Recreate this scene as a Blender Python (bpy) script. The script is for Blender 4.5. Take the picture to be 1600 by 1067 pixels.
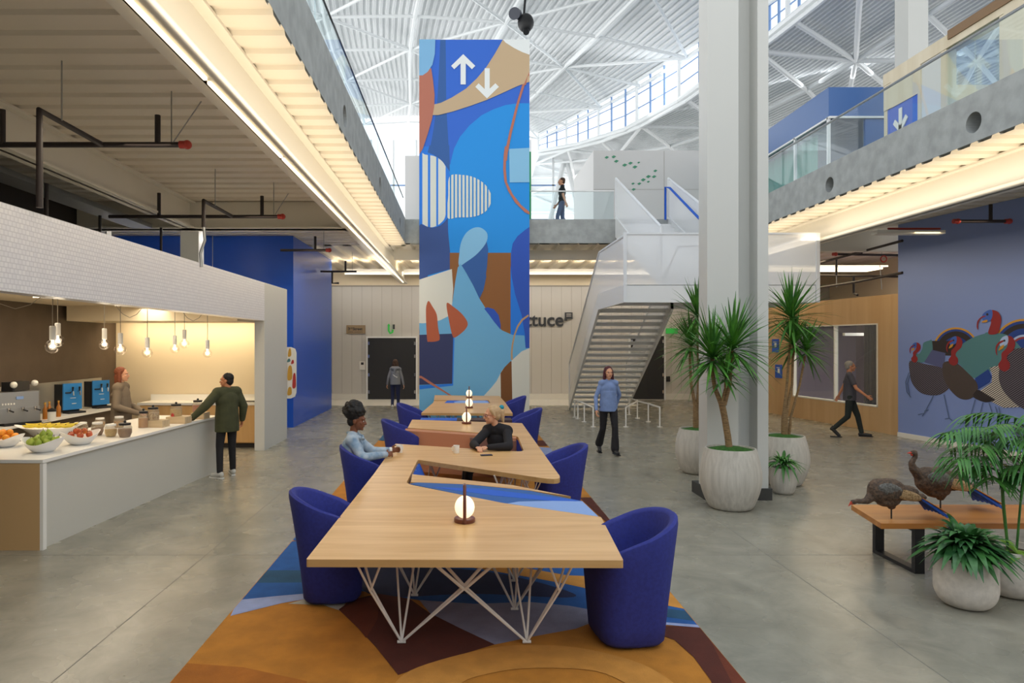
import bpy, bmesh, math, random
from mathutils import Vector, Matrix
from math import pi, sin, cos, radians as R
for o in list(bpy.data.objects): bpy.data.objects.remove(o)
random.seed(7)
SC = bpy.context.scene
COL = SC.collection
# ---------------------------------------------------------------- camera
H = 2.15
F = 1067.0
cd = bpy.data.cameras.new('camera'); cam = bpy.data.objects.new('camera', cd); COL.objects.link(cam)
cam.location = (0, 0, H); cam.rotation_euler = (pi/2, 0, 0)
cd.sensor_width = 36; cd.lens = 24.0; cd.shift_x = .04875; cd.shift_y = .0016; cd.clip_end = 400
SC.camera = cam
SC.view_settings.view_transform = 'Standard'; SC.view_settings.look = 'None'
SC.view_settings.gamma = 1; SC.view_settings.use_curve_mapping = False
SC.view_settings.exposure = 0.35
# ---------------------------------------------------------------- world: bright hazy daylight
wd = bpy.data.worlds.new('sky'); SC.world = wd; wd.use_nodes = True
nt = wd.node_tree; nt.nodes.clear()
wo = nt.nodes.new('ShaderNodeOutputWorld'); bg = nt.nodes.new('ShaderNodeBackground')
tc = nt.nodes.new('ShaderNodeTexCoord'); sp = nt.nodes.new('ShaderNodeSeparateXYZ'); rp = nt.nodes.new('ShaderNodeValToRGB')
nt.links.new(tc.outputs['Generated'], sp.inputs[0]); nt.links.new(sp.outputs['Z'], rp.inputs[0])
rp.color_ramp.elements[0].position = 0.0; rp.color_ramp.elements[0].color = (1, .985, .96, 1)
rp.color_ramp.elements[1].position = 0.8; rp.color_ramp.elements[1].color = (.84, .92, 1, 1)
nt.links.new(rp.outputs[0], bg.inputs[0]); bg.inputs[1].default_value = 1.35
nt.links.new(bg.outputs[0], wo.inputs[0])
# ---------------------------------------------------------------- lights of the place and added fills
def area(name, loc, rot, sx, sy, power, col):
    l = bpy.data.lights.new(name, 'AREA'); l.shape = 'RECTANGLE'; l.size = sx; l.size_y = sy
    l.energy = power; l.color = col
    o = bpy.data.objects.new(name, l); o.location = loc; o.rotation_euler = rot; COL.objects.link(o); return o
def point(name, loc, power, col, r=.05):
    l = bpy.data.lights.new(name, 'POINT'); l.energy = power; l.color = col; l.shadow_soft_size = r
    o = bpy.data.objects.new(name, l); o.location = loc; COL.objects.link(o); return o
WARM = (1, .80, .52); WARM2 = (1, .84, .62)
area('cove_light_left', (-1.84, 9.5, 4.34), (pi, 0, 0), .3, 19, 54, (1, .84, .62))
area('cove_light_right', (7.45, 9.5, 4.34), (pi, 0, 0), .4, 19, 72, (1, .84, .62))
area('cove_light_back', (1.0, 22.6, 4.45), (pi, 0, 0), 11.5, .15, 85, WARM)
area('wall_wash_back', (1.5, 24.6, 4.7), (R(35), 0, 0), 14, .15, 75, (1, .93, .84))
area('kitchen_cove_light', (-5.7, 14.15, 2.62), (R(20), 0, 0), 2.9, .12, 22, WARM)
area('kitchen_ceiling_light', (-5.7, 10.0, 2.78), (0, 0, 0), .5, 6.5, 60, WARM2)
area('added_warm_fill', (-3.4, 11.5, 4.3), (0, 0, 0), .5, 14, 90, WARM2)  # added warm fill over the left side, no fixture behind it
area('added_fill_blue_side', (-2.6, 19.5, 4.2), (0, R(-55), 0), .2, 5, 60, (1, .95, .88))  # unseen fill added for the dark blue side wall
area('added_fill_blue_front', (-6.5, 15.9, 4.6), (R(-30), 0, 0), 4, .3, 55, (1, .93, .85))  # unseen fill added for the dark front blue wall
area('added_fill_left', (-19, 32, 10.5), (0, R(-96), 0), 9, 46, 1500, (.95, .98, 1))  # added fill to brighten the roof; no window stands on this side
area('clerestory_daylight', (10.5, 36, 15.5), (R(62), 0, R(150)), 26, 2.4, 450, (.95, .98, 1))
area('downlight_right', (9.0, 12.0, 4.3), (0, 0, 0), .5, 10, 60, WARM)
area('downlight_far_right', (10.5, 20.0, 4.4), (0, 0, 0), 4, 3, 110, WARM)
area('room_light_right', (12.0, 18.0, 2.9), (0, 0, 0), 2, 3, 130, (1, .9, .8))
sn = bpy.data.lights.new('sun_through_roof', 'SUN')
# ---------------------------------------------------------------- colour and materials
def lin(c):
    if isinstance(c, str): c = tuple(int(c[i:i+2], 16)/255 for i in (0, 2, 4))
    return tuple((x/12.92 if x <= .04045 else ((x+.055)/1.055)**2.4) for x in c) + (1,)
MATS = {}
def mat(name, c, rough=.6, metal=0, emit=0, ecol=None, noise=0, nscale=8, bump=0, bscale=60, stretch=(1, 1, 1), alpha=None, spec=None, c2=None, coord='Object', coat=0):
    if name in MATS: return MATS[name]
    m = bpy.data.materials.new(name); m.use_nodes = True; n = m.node_tree; b = n.nodes['Principled BSDF']
    b.inputs['Base Color'].default_value = lin(c); b.inputs['Roughness'].default_value = rough; b.inputs['Metallic'].default_value = metal
    if spec is not None: b.inputs['Specular IOR Level'].default_value = spec
    if coat: b.inputs['Coat Weight'].default_value = coat
    if emit:
        b.inputs['Emission Color'].default_value = lin(ecol or c); b.inputs['Emission Strength'].default_value = emit
    t = None
    if noise or bump or c2:
        t = n.nodes.new('ShaderNodeTexCoord'); mp = n.nodes.new('ShaderNodeMapping'); mp.inputs['Scale'].default_value = stretch
        n.links.new(t.outputs[coord], mp.inputs[0])
    if noise or c2:
        nz = n.nodes.new('ShaderNodeTexNoise'); nz.inputs['Scale'].default_value = nscale; nz.inputs['Detail'].default_value = 5
        n.links.new(mp.outputs[0], nz.inputs[0])
        r = n.nodes.new('ShaderNodeValToRGB'); l = lin(c)
        k = noise or .2
        a0 = tuple(max(0, x*(1-k)) for x in l[:3])+(1,); a1 = tuple(min(1, x*(1+k)) for x in l[:3])+(1,)
        if c2: a0 = l; a1 = lin(c2)
        r.color_ramp.elements[0].position = .35; r.color_ramp.elements[0].color = a0
        r.color_ramp.elements[1].position = .65; r.color_ramp.elements[1].color = a1
        n.links.new(nz.outputs[0], r.inputs[0]); n.links.new(r.outputs[0], b.inputs['Base Color'])
    if bump:
        nb = n.nodes.new('ShaderNodeTexNoise'); nb.inputs['Scale'].default_value = bscale; nb.inputs['Detail'].default_value = 3
        n.links.new(mp.outputs[0], nb.inputs[0])
        bp = n.nodes.new('ShaderNodeBump'); bp.inputs['Strength'].default_value = bump; bp.inputs['Distance'].default_value = .01
        n.links.new(nb.outputs[0], bp.inputs['Height']); n.links.new(bp.outputs[0], b.inputs['Normal'])
    if alpha is not None:
        out = n.nodes['Material Output']; tr = n.nodes.new('ShaderNodeBsdfTransparent'); mx = n.nodes.new('ShaderNodeMixShader')
        mx.inputs[0].default_value = alpha
        n.links.new(tr.outputs[0], mx.inputs[1]); n.links.new(b.outputs[0], mx.inputs[2]); n.links.new(mx.outputs[0], out.inputs[0])
    MATS[name] = m; return m
def glassmat(name, c=(.9, .97, 1), a=.12, k=.3):
    m = bpy.data.materials.new(name); m.use_nodes = True; n = m.node_tree; n.nodes.clear()
    out = n.nodes.new('ShaderNodeOutputMaterial'); tr = n.nodes.new('ShaderNodeBsdfTransparent'); gl = n.nodes.new('ShaderNodeBsdfGlossy')
    tr.inputs[0].default_value = tuple(c)+(1,); gl.inputs['Roughness'].default_value = .02
    fr = n.nodes.new('ShaderNodeFresnel'); fr.inputs[0].default_value = 1.45
    ad = n.nodes.new('ShaderNodeMath'); ad.operation = 'MULTIPLY_ADD'; ad.inputs[1].default_value = k; ad.inputs[2].default_value = a; ad.use_clamp = True
    mx = n.nodes.new('ShaderNodeMixShader'); n.links.new(fr.outputs[0], ad.inputs[0]); n.links.new(ad.outputs[0], mx.inputs[0])
    n.links.new(tr.outputs[0], mx.inputs[1]); n.links.new(gl.outputs[0], mx.inputs[2]); n.links.new(mx.outputs[0], out.inputs[0])
    MATS[name] = m; return m
def woodmat(name, c1, c2, axis=0, scale=6, rough=.45):
    m = bpy.data.materials.new(name); m.use_nodes = True; n = m.node_tree; b = n.nodes['Principled BSDF']
    t = n.nodes.new('ShaderNodeTexCoord'); mp = n.nodes.new('ShaderNodeMapping')
    s = [scale*3, scale*3, scale*3]; s[axis] = scale*.25; mp.inputs['Scale'].default_value = s
    nz = n.nodes.new('ShaderNodeTexNoise'); nz.inputs['Scale'].default_value = 1; nz.inputs['Detail'].default_value = 6; nz.inputs['Distortion'].default_value = .6
    r = n.nodes.new('ShaderNodeValToRGB'); r.color_ramp.elements[0].color = lin(c1); r.color_ramp.elements[1].color = lin(c2)
    r.color_ramp.elements[0].position = .3; r.color_ramp.elements[1].position = .7
    n.links.new(t.outputs['Object'], mp.inputs[0]); n.links.new(mp.outputs[0], nz.inputs[0]); n.links.new(nz.outputs[0], r.inputs[0])
    n.links.new(r.outputs[0], b.inputs['Base Color']); b.inputs['Roughness'].default_value = rough
    MATS[name] = m; return m
def wavemat(name, c1, c2, scale, direction='X', rough=.5, lo=.45, hi=.55, rot=(0, 0, 0)):
    m = bpy.data.materials.new(name); m.use_nodes = True; n = m.node_tree; b = n.nodes['Principled BSDF']
    t = n.nodes.new('ShaderNodeTexCoord'); w = n.nodes.new('ShaderNodeTexWave'); w.bands_direction = direction; w.inputs['Scale'].default_value = scale
    mp = n.nodes.new('ShaderNodeMapping'); mp.inputs['Rotation'].default_value = rot
    r = n.nodes.new('ShaderNodeValToRGB'); r.color_ramp.elements[0].color = lin(c1); r.color_ramp.elements[1].color = lin(c2)
    r.color_ramp.elements[0].position = lo; r.color_ramp.elements[1].position = hi
    n.links.new(t.outputs['Object'], mp.inputs[0]); n.links.new(mp.outputs[0], w.inputs[0]); n.links.new(w.outputs[0], r.inputs[0])
    n.links.new(r.outputs[0], b.inputs['Base Color']); b.inputs['Roughness'].default_value = rough
    MATS[name] = m; return m
M = lambda n: MATS[n]
mat('white_paint', 'ECEAE4', .55); mat('white_metal', 'E9EAEA', .4); mat('roof_white', 'EDEFF0', .6); mat('truss_white', 'F6F9FA', .4)
mat('deck_cream', 'E2DACA', .5); mat('beam_cream', 'E6E1D4', .45); mat('light_strip', 'FFF4DC', emit=2.2, ecol='FFE9C0')
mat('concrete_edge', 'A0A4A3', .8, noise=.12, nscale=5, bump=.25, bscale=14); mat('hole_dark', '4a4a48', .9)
mat('blue_paint', '1B56C6', .32); mat('blue_box', '3E68A6', .4); mat('black_paint', '2b2523', .6); mat('door_black', '27282b', .5)
mat('wall_panel', 'CBC8C2', .6); mat('chair_blue', '2A3284', .85, bump=.15, bscale=250, noise=.1, nscale=40)
mat('lavender', '8094CC', .6); mat('black_metal', '1f1f21', .45); mat('pipe_black', '2a2222', .5); mat('pipe_red', 'B0382C', .5)
mat('steel', 'A9ABAB', .35, metal=.8); mat('chrome', 'D5D5D5', .15, metal=1); mat('counter_warm_shade', 'CDA876', .6)
mat('counter_front', 'CDCBC2', .5); mat('countertop', 'F2F0EA', .3); mat('kitchen_dark', '584A3C', .7, noise=.08, nscale=3); mat('kitchen_cream', 'E8D9BC', .7)
mat('column_white', 'C9CAC6', .5); mat('kerb_dark', '3c3c3a', .7); mat('baseboard_white', 'E2DFD6', .6)
mat('pot_cement', 'C9C4BA', .85, c2='B7B2A8', nscale=3, stretch=(9, 9, .5), bump=.3, bscale=20); mat('pot_stone', 'D2CAC0', .8, noise=.08, nscale=20, bump=.1)
mat('moss', '37701C', .95, bump=.8, bscale=80, c2='234A12', nscale=30); mat('soil', '3b2d20', .95)
mat('trunk', '9A7D56', .8, c2='6F5739', nscale=20, stretch=(1, 1, 6), bump=.5, bscale=30)
mat('leaf_yucca', '54902E', .5, c2='336628', nscale=6); mat('leaf_dark', '1F4A26', .35, c2='41773A', nscale=9); mat('leaf_palm', '4F8A36', .5, c2='2C652C', nscale=5); mat('leaf_light', '7FAE35', .4)
mat('lamp_glow', 'FFF3D6', emit=.85, ecol='FFEBC2'); mat('lamp_brown', '6B3A2C', .4); mat('mug_white', 'EFEDE6', .3)
mat('bulb_glow', 'FFF6DD', emit=4, ecol='FFF0CC'); mat('socket_white', 'E6E4E0', .4)
woodmat('oak', 'C9995F', 'E0B57C', 0, 3.2, .4); woodmat('oak_edge', 'B98D55', 'CFA66C', 0, 3, .45); woodmat('plywood', 'BD986A', 'CDAB7E', 2, 1.0, .55); woodmat('bench_wood', 'A9682C', 'CF8E48', 0, 1.6, .4)
woodmat('maple', 'C99C62', 'DAB27A', 2, 1.5, .5); woodmat('ply_pale', 'D3C4A6', 'E2D6BC', 2, 1.0, .5)
mat('perf_white', 'EDEFF2', .5, alpha=.72); mat('perf_frame', 'DDE0E4', .45)
glassmat('glass', (.93, .98, .99), .02, .14); glassmat('sky_glass', (.97, .99, 1), 0.0); glassmat('bulb_glass', (.985, .97, .95), .03, .12)
mat('mullion', '86A6D6', .5); mat('rug_ochre', 'BA7A28', .95, noise=.12, nscale=5, bump=.5, bscale=160)
for k, c in dict(rug_ochre2='A8641C', rug_brown='552417', rug_brown2='6B301A', rug_tan='C98B3C', rug_blue='20589C', rug_teal='24506F', rug_sky='9AA6CC', rug_grey='8D8EA6', rug_cream='B9B2A4', rug_navy='232C50').items():
    mat(k, c, .95, noise=.1, nscale=6, bump=.5, bscale=160)
mat('fabric_blue', '2C5C9E', .8, bump=.1); mat('fabric_light', '86A4D8', .8, bump=.1); mat('fabric_peach', 'B97F5E', .8, bump=.1); mat('fabric_mauve', '7A5850', .8); mat('fabric_bright', '1F5BC4', .8); mat('fabric_dark', '4b3a3a', .9)
def floormat():
    m = bpy.data.materials.new('polished_concrete'); m.use_nodes = True; n = m.node_tree; b = n.nodes['Principled BSDF']
    t = n.nodes.new('ShaderNodeTexCoord'); nz = n.nodes.new('ShaderNodeTexNoise'); nz.inputs['Scale'].default_value = 2.2; nz.inputs['Detail'].default_value = 12; nz.inputs['Roughness'].default_value = .68; nz.inputs['Distortion'].default_value = .5
    r = n.nodes.new('ShaderNodeValToRGB'); r.color_ramp.elements[0].color = lin('7D7B70'); r.color_ramp.elements[1].color = lin('9F9C8E')
    r.color_ramp.elements[0].position = .3; r.color_ramp.elements[1].position = .72
    n.links.new(t.outputs['Object'], nz.inputs[0]); n.links.new(nz.outputs[0], r.inputs[0]); n.links.new(r.outputs[0], b.inputs['Base Color'])
    nr = n.nodes.new('ShaderNodeTexNoise'); nr.inputs['Scale'].default_value = 2.5; nr.inputs['Detail'].default_value = 2; n.links.new(t.outputs['Object'], nr.inputs[0])
    mr = n.nodes.new('ShaderNodeMapRange'); mr.inputs[3].default_value = .24; mr.inputs[4].default_value = .3; n.links.new(nr.outputs[0], mr.inputs[0]); n.links.new(mr.outputs[0], b.inputs['Roughness'])
    MATS['polished_concrete'] = m
floormat()
def hextile():
    m = bpy.data.materials.new('penny_tile'); m.use_nodes = True; n = m.node_tree; b = n.nodes['Principled BSDF']
    t = n.nodes.new('ShaderNodeTexCoord'); sx = n.nodes.new('ShaderNodeSeparateXYZ'); cb = n.nodes.new('ShaderNodeCombineXYZ')
    n.links.new(t.outputs['Object'], sx.inputs[0]); n.links.new(sx.outputs[1], cb.inputs[0]); n.links.new(sx.outputs[2], cb.inputs[1])
    v = n.nodes.new('ShaderNodeTexBrick'); v.offset = .5; v.inputs['Scale'].default_value = 1; v.inputs['Brick Width'].default_value = .054; v.inputs['Row Height'].default_value = .046
    v.inputs['Mortar Size'].default_value = .008; v.inputs['Mortar Smooth'].default_value = 1
    v.inputs['Color1'].default_value = lin('E6E6EA'); v.inputs['Color2'].default_value = lin('DEDEE4'); v.inputs['Mortar'].default_value = lin('C9C9D0')
    n.links.new(cb.outputs[0], v.inputs[0]); n.links.new(v.outputs[0], b.inputs['Base Color']); b.inputs['Roughness'].default_value = .3
    MATS['penny_tile'] = m
hextile()
# ---------------------------------------------------------------- mesh builder
class MB:
    def __init__(s, org=(0, 0, 0), rz=0):
        s.v = []; s.f = []; s.m = []; s.mats = []; s.T = Matrix.Rotation(-rz, 4, 'Z') @ Matrix.Translation(-Vector(org))
    def mi(s, name):
        if name not in s.mats: s.mats.append(name)
        return s.mats.index(name)
    def add(s, vs, fs, m):
        k = len(s.v); s.v += [s.T @ Vector(p) for p in vs]; i = s.mi(m)
        for f in fs: s.f.append([k+j for j in f]); s.m.append(i)
        return s
    def box(s, x0, x1, y0, y1, z0, z1, m, rz=0):
        c = Vector(((x0+x1)/2, (y0+y1)/2, 0)); vs = []
        for z in (z0, z1):
            for x, y in ((x0, y0), (x1, y0), (x1, y1), (x0, y1)):
                p = Vector((x, y, z))
                if rz: p = Matrix.Rotation(rz, 3, 'Z') @ (p-c) + c
                vs.append(p)
        return s.add(vs, [(0, 3, 2, 1), (4, 5, 6, 7), (0, 1, 5, 4), (1, 2, 6, 5), (2, 3, 7, 6), (3, 0, 4, 7)], m)
    def rbox(s, x0, x1, y0, y1, z0, z1, m, r=.02, seg=3):
        pts = []
        for cx, cy, a in ((x1-r, y1-r, 0), (x0+r, y1-r, 90), (x0+r, y0+r, 180), (x1-r, y0+r, 270)):
            for k in range(seg+1): t = R(a+90*k/seg); pts.append((cx+r*cos(t), cy+r*sin(t)))
        return s.prism(pts, z0, z1, m)
    def prism(s, poly, z0, z1, m, mside=None):
        a = sum(poly[i][0]*poly[(i+1) % len(poly)][1]-poly[(i+1) % len(poly)][0]*poly[i][1] for i in range(len(poly)))
        if a < 0: poly = poly[::-1]
        n = len(poly); vs = [(p[0], p[1], z0) for p in poly]+[(p[0], p[1], z1) for p in poly]
        s.add(vs, [tuple(range(n))[::-1], tuple(range(n, 2*n))], m)
        return s.add(vs, [(i, (i+1) % n, n+(i+1) % n, n+i) for i in range(n)], mside or m)
    def slab(s, pts, n, d, m):      # planar polygon pts (3d) thickened along n by d
        n = Vector(n).normalized()*d; k = len(pts); vs = [Vector(p) for p in pts]+[Vector(p)+n for p in pts]
        return s.add(vs, [tuple(range(k))[::-1], tuple(range(k, 2*k))]+[(i, (i+1) % k, k+(i+1) % k, k+i) for i in range(k)], m)
    def tube(s, path, r, m, seg=8, caps=True):
        path = [Vector(p) for p in path]; n = len(path); rr = r if isinstance(r, (list, tuple)) else [r]*n; vs = []; up = None
        for i, p in enumerate(path):
            d = (path[min(i+1, n-1)]-path[max(i-1, 0)]).normalized()
            if up is None: up = Vector((0, 0, 1)) if abs(d.z) < .9 else Vector((1, 0, 0))
            a = d.cross(up).normalized(); b = a.cross(d).normalized(); up = b
            for k in range(seg): t = 2*pi*k/seg; vs.append(p+(a*cos(t)+b*sin(t))*rr[i])
        fs = [(i*seg+k, i*seg+(k+1) % seg, (i+1)*seg+(k+1) % seg, (i+1)*seg+k) for i in range(n-1) for k in range(seg)]
        if caps: fs += [tuple(range(seg)), tuple(range((n-1)*seg, n*seg))[::-1]]
        return s.add(vs, fs, m)
    def lathe(s, prof, c, m, seg=32, sx=1, sy=1):
        vs = []; n = len(prof)
        for r, z in prof:
            for k in range(seg): t = 2*pi*k/seg; vs.append((c[0]+r*cos(t)*sx, c[1]+r*sin(t)*sy, c[2]+z))
        fs = [(i*seg+k, i*seg+(k+1) % seg, (i+1)*seg+(k+1) % seg, (i+1)*seg+k) for i in range(n-1) for k in range(seg)]
        fs += [tuple(range(seg))[::-1], tuple(range((n-1)*seg, n*seg))]
        return s.add(vs, fs, m)
    def ell(s, c, r, m, seg=16, rings=10, rot=None):
        if not isinstance(r, (tuple, list)): r = (r, r, r)
        vs = []; c = Vector(c)
        for i in range(rings+1):
            ph = pi*i/rings
            for k in range(seg):
                t = 2*pi*k/seg; q = Vector((r[0]*sin(ph)*cos(t), r[1]*sin(ph)*sin(t), -r[2]*cos(ph)))
                if rot is not None: q = rot @ q
                vs.append(c+q)
        fs = [(i*seg+k, i*seg+(k+1) % seg, (i+1)*seg+(k+1) % seg, (i+1)*seg+k) for i in range(rings) for k in range(seg)]
        return s.add(vs, fs, m)
    def cap(s, a, b, ra, rb, m, seg=14):   # tapered capsule (for remeshing into one skin)
        a = Vector(a); b = Vector(b); s.ell(a, ra, m, seg, 8); s.ell(b, rb, m, seg, 8)
        if (b-a).length > 1e-4: s.tube([a, b], [ra, rb], m, seg)
        return s
    def build(s, name, parent=None, loc=(0, 0, 0), rz=0, smooth=False, angle=35):
        me = bpy.data.meshes.new(name); me.from_pydata([tuple(p) for p in s.v], [], s.f)
        for n in s.mats: me.materials.append(MATS[n])
        me.polygons.foreach_set('material_index', s.m); me.update()
        if smooth:
            me.polygons.foreach_set('use_smooth', [True]*len(me.polygons))
            try: me.set_sharp_from_angle(angle=R(angle))
            except Exception: pass
        o = bpy.data.objects.new(name, me); COL.objects.link(o); o.location = loc; o.rotation_euler = (0, 0, rz)
        if parent is not None: o.parent = parent
        return o
def tag(o, label=None, cat=None, group=None, kind=None):
    if label: o['label'] = label
    if cat: o['category'] = cat
    if group: o['group'] = group
    if kind: o['kind'] = kind
    return o
def thing(name, label, cat, loc=(0, 0, 0), rz=0, group=None):
    o = bpy.data.objects.new(name, None); o.empty_display_size = .1; COL.objects.link(o); o.location = loc; o.rotation_euler = (0, 0, rz)
    return tag(o, label, cat, group)
def struct(mb, name, label, cat='building', smooth=False):
    return tag(mb.build(name, smooth=smooth), label, cat, None, 'structure')
def kids(o): return [c for c in bpy.data.objects if c.parent == o]
def copy_tree(o, loc=None, rz=None, label=None, group=None, parent=None, _k=None):
    if _k is None:
        _k = {}
        for c in bpy.data.objects:
            if c.parent: _k.setdefault(c.parent.name, []).append(c)
    c = o.copy(); COL.objects.link(c)
    if parent is not None: c.parent = parent
    if loc is not None: c.location = loc
    if rz is not None: c.rotation_euler = (0, 0, rz)
    if label: c['label'] = label
    if group: c['group'] = group
    for ch in _k.get(o.name, []): copy_tree(ch, parent=c, _k=_k)
    return c
def P(u, v, Y): return Vector(((u-722)*Y/F, Y, H-(v-536)*Y/F))     # a point of the photo at depth Y
def FL(u, v, z=0):                                                   # a point of the photo on a level z
    Y = (H-z)*F/(v-536); return Vector(((u-722)*Y/F, Y, z))
def text(s, size, loc, rot, m, name, parent=None, ext=.004, align='LEFT', bold=0):
    c = bpy.data.curves.new(name, 'FONT'); c.body = s; c.size = size; c.extrude = ext; c.align_x = align; c.offset = bold
    t = bpy.data.objects.new(name, c); COL.objects.link(t); t.location = loc; t.rotation_euler = rot
    bpy.context.view_layer.update()
    me = bpy.data.meshes.new_from_object(t.evaluated_get(bpy.context.evaluated_depsgraph_get()))
    bpy.data.objects.remove(t); me.materials.clear(); me.materials.append(MATS[m])
    o = bpy.data.objects.new(name, me); COL.objects.link(o); o.location = loc; o.rotation_euler = rot
    if parent is not None: o.parent = parent
    return o
def spline(pts, n=6, closed=True):            # Catmull-Rom through 2d points
    out = []; k = len(pts)
    for i in range(k if closed else k-1):
        if closed: p0, p1, p2, p3 = pts[i-1], pts[i], pts[(i+1) % k], pts[(i+2) % k]
        else: p0, p1, p2, p3 = pts[max(i-1, 0)], pts[i], pts[i+1], pts[min(i+2, k-1)]
        for j in range(n):
            t = j/n
            out.append(tuple(.5*((2*b)+(c-a)*t+(2*a-5*b+4*c-d)*t*t+(-a+3*b-3*c+d)*t**3) for a, b, c, d in zip(p0, p1, p2, p3)))
    if not closed: out.append(tuple(pts[-1]))
    return out
def clip(poly, x0, x1, y0, y1):               # clip a 2d polygon to a rectangle
    def cut(P_, ins, isec):
        o = []
        for i in range(len(P_)):
            a, b = P_[i-1], P_[i]
            if ins(b):
                if not ins(a): o.append(isec(a, b))
                o.append(b)
            elif ins(a): o.append(isec(a, b))
        return o
    def ix(x): return lambda a, b: (x, a[1]+(b[1]-a[1])*(x-a[0])/(b[0]-a[0]))
    def iy(y): return lambda a, b: (a[0]+(b[0]-a[0])*(y-a[1])/(b[1]-a[1]), y)
    for ins, isec in ((lambda p: p[0] >= x0, ix(x0)), (lambda p: p[0] <= x1, ix(x1)), (lambda p: p[1] >= y0, iy(y0)), (lambda p: p[1] <= y1, iy(y1))):
        if poly: poly = cut(poly, ins, isec)
    return poly
# ================================================================ THE SETTING
XL, XR = -1.57, 7.05          # atrium edges
YB = 18.9                     # far atrium edge
ZD = 4.88                     # underside of the decks
b = MB(); b.box(-16, 18, -8, 30, -.3, 0, 'polished_concrete'); struct(b, 'floor', 'polished grey concrete floor', 'floor')
b = MB()
mat('joint', '7b796f', .8)
for y in (6.93, 14.2, 21.5): b.box(-8, 10, y-.004, y+.004, 0, .0008, 'joint')
for x in (-2.6, 3.1): b.box(x-.004, x+.004, -2, 24, 0, .0008, 'joint')
b.box(-7.4, 6, 23.4, 26, 0, .012, 'baseboard_white')
struct(b, 'trim_1', 'saw-cut joints and pale threshold strip in the floor', 'floor trim')
def deck(x0, x1, y0, y1, z, m='deck_cream', pitch=.38, along='X'):
    b = MB(); prof = []; y = y0
    while y < y1:
        for dy, dz in ((0, 0), (.22, 0), (.245, .038), (.355, .038)): prof.append((y+dy, z+dz))
        y += pitch
    n = len(prof); vs = [(x0, p[0], p[1]) for p in prof]+[(x1, p[0], p[1]) for p in prof]
    b.add(vs, [(i, i+1, n+i+1, n+i) for i in range(n-1)], m); return b
struct(deck(-16, XL, -8, YB+.2, ZD), 'ceiling', 'corrugated cream metal deck over the left side', 'ceiling')
struct(deck(XR, 18, -8, YB+.2, ZD), 'ceiling', 'corrugated cream metal deck over the right side', 'ceiling')
b = MB(); n = 90; pr = []
for i in range(64):
    x = -16+i*.55
    pr += [(x, ZD), (x+.25, ZD), (x+.3, ZD+.075), (x+.5, ZD+.075)]
k = len(pr); b.add([(p[0], YB, p[1]) for p in pr]+[(p[0], 31, p[1]) for p in pr], [(i, i+1, k+i+1, k+i) for i in range(k-1)], 'deck_cream')
struct(b, 'ceiling', 'corrugated cream metal deck over the far hall', 'ceiling')
b = MB(); b.box(-16, XL-.3, -8, 60, 5.02, 5.5, 'concrete_edge'); b.box(XR+.3, 30, -8, 60, 5.02, 5.5, 'concrete_edge'); b.box(XL-.3, XR+.3, YB+.3, 60, 5.02, 5.5, 'concrete_edge')
struct(b, 'floor', 'concrete upper floor slab around the atrium', 'floor')
def edge_beam(x, th, holes, y0, y1, z0=4.92, z1=5.6, r=.145):
    """concrete upstand with round sleeves; face at x, body to x+th"""
    b = MB(); m = 'concrete_edge'; y = y0
    def q(ya, yb): b.add([(x, ya, z0), (x, yb, z0), (x, yb, z1), (x, ya, z1)], [(0, 1, 2, 3)], m)
    for hy in holes:
        q(y, hy-.25); N = 24; zc = 5.19
        cir = [(x, hy+r*cos(2*pi*k/N), zc+r*sin(2*pi*k/N)) for k in range(N)]
        sq = []
        for k in range(N):
            c, s_ = cos(2*pi*k/N), sin(2*pi*k/N); t = 1/max(abs(c), abs(s_)); yy = c*t; zz = s_*t
            sq.append((x, hy+.25*yy, zc+((z1-zc) if zz > 0 else (zc-z0))*zz))
        b.add(cir+sq, [(k, (k+1) % N, N+(k+1) % N, N+k) for k in range(N)], m)
        b.add(cir+[(x+th, c[1], c[2]) for c in cir], [(k, (k+1) % N, N+(k+1) % N, N+k) for k in range(N)], m)
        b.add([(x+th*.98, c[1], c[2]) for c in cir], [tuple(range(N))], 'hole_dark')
        y = hy+.25
    q(y, y1)
    b.add([(x, y0, z1), (x, y1, z1), (x+th, y1, z1), (x+th, y0, z1)], [(0, 1, 2, 3)], m)
    b.add([(x+th, y0, z0), (x+th, y1, z0), (x+th, y1, z1), (x+th, y0, z1)], [(0, 1, 2, 3)], m)
    b.add([(x, y0, z0), (x+th, y0, z0), (x+th, y0, z1), (x, y0, z1)], [(0, 1, 2, 3)], m)
    b.add([(x, y0, z0), (x, y1, z0), (x+th, y1, z0), (x+th, y0, z0)], [(0, 1, 2, 3)], m)
    return b
struct(edge_beam(XL, -.3, (1.2, 5.2, 9.15, 13.1, 17.3), -8, YB), 'trim_2', 'left concrete slab edge with round sleeves', 'slab edge')
struct(edge_beam(XR, .3, (1.4, 5.4, 9.41, 13.1, 17.0), -8, YB), 'trim_3', 'right concrete slab edge with round sleeves', 'slab edge')
b = MB(); b.box(XL-.3, XR+.3, YB, YB+.3, 4.92, 5.58, 'concrete_edge'); struct(b, 'trim_4', 'far concrete slab edge below the bridge rail', 'slab edge')
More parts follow.
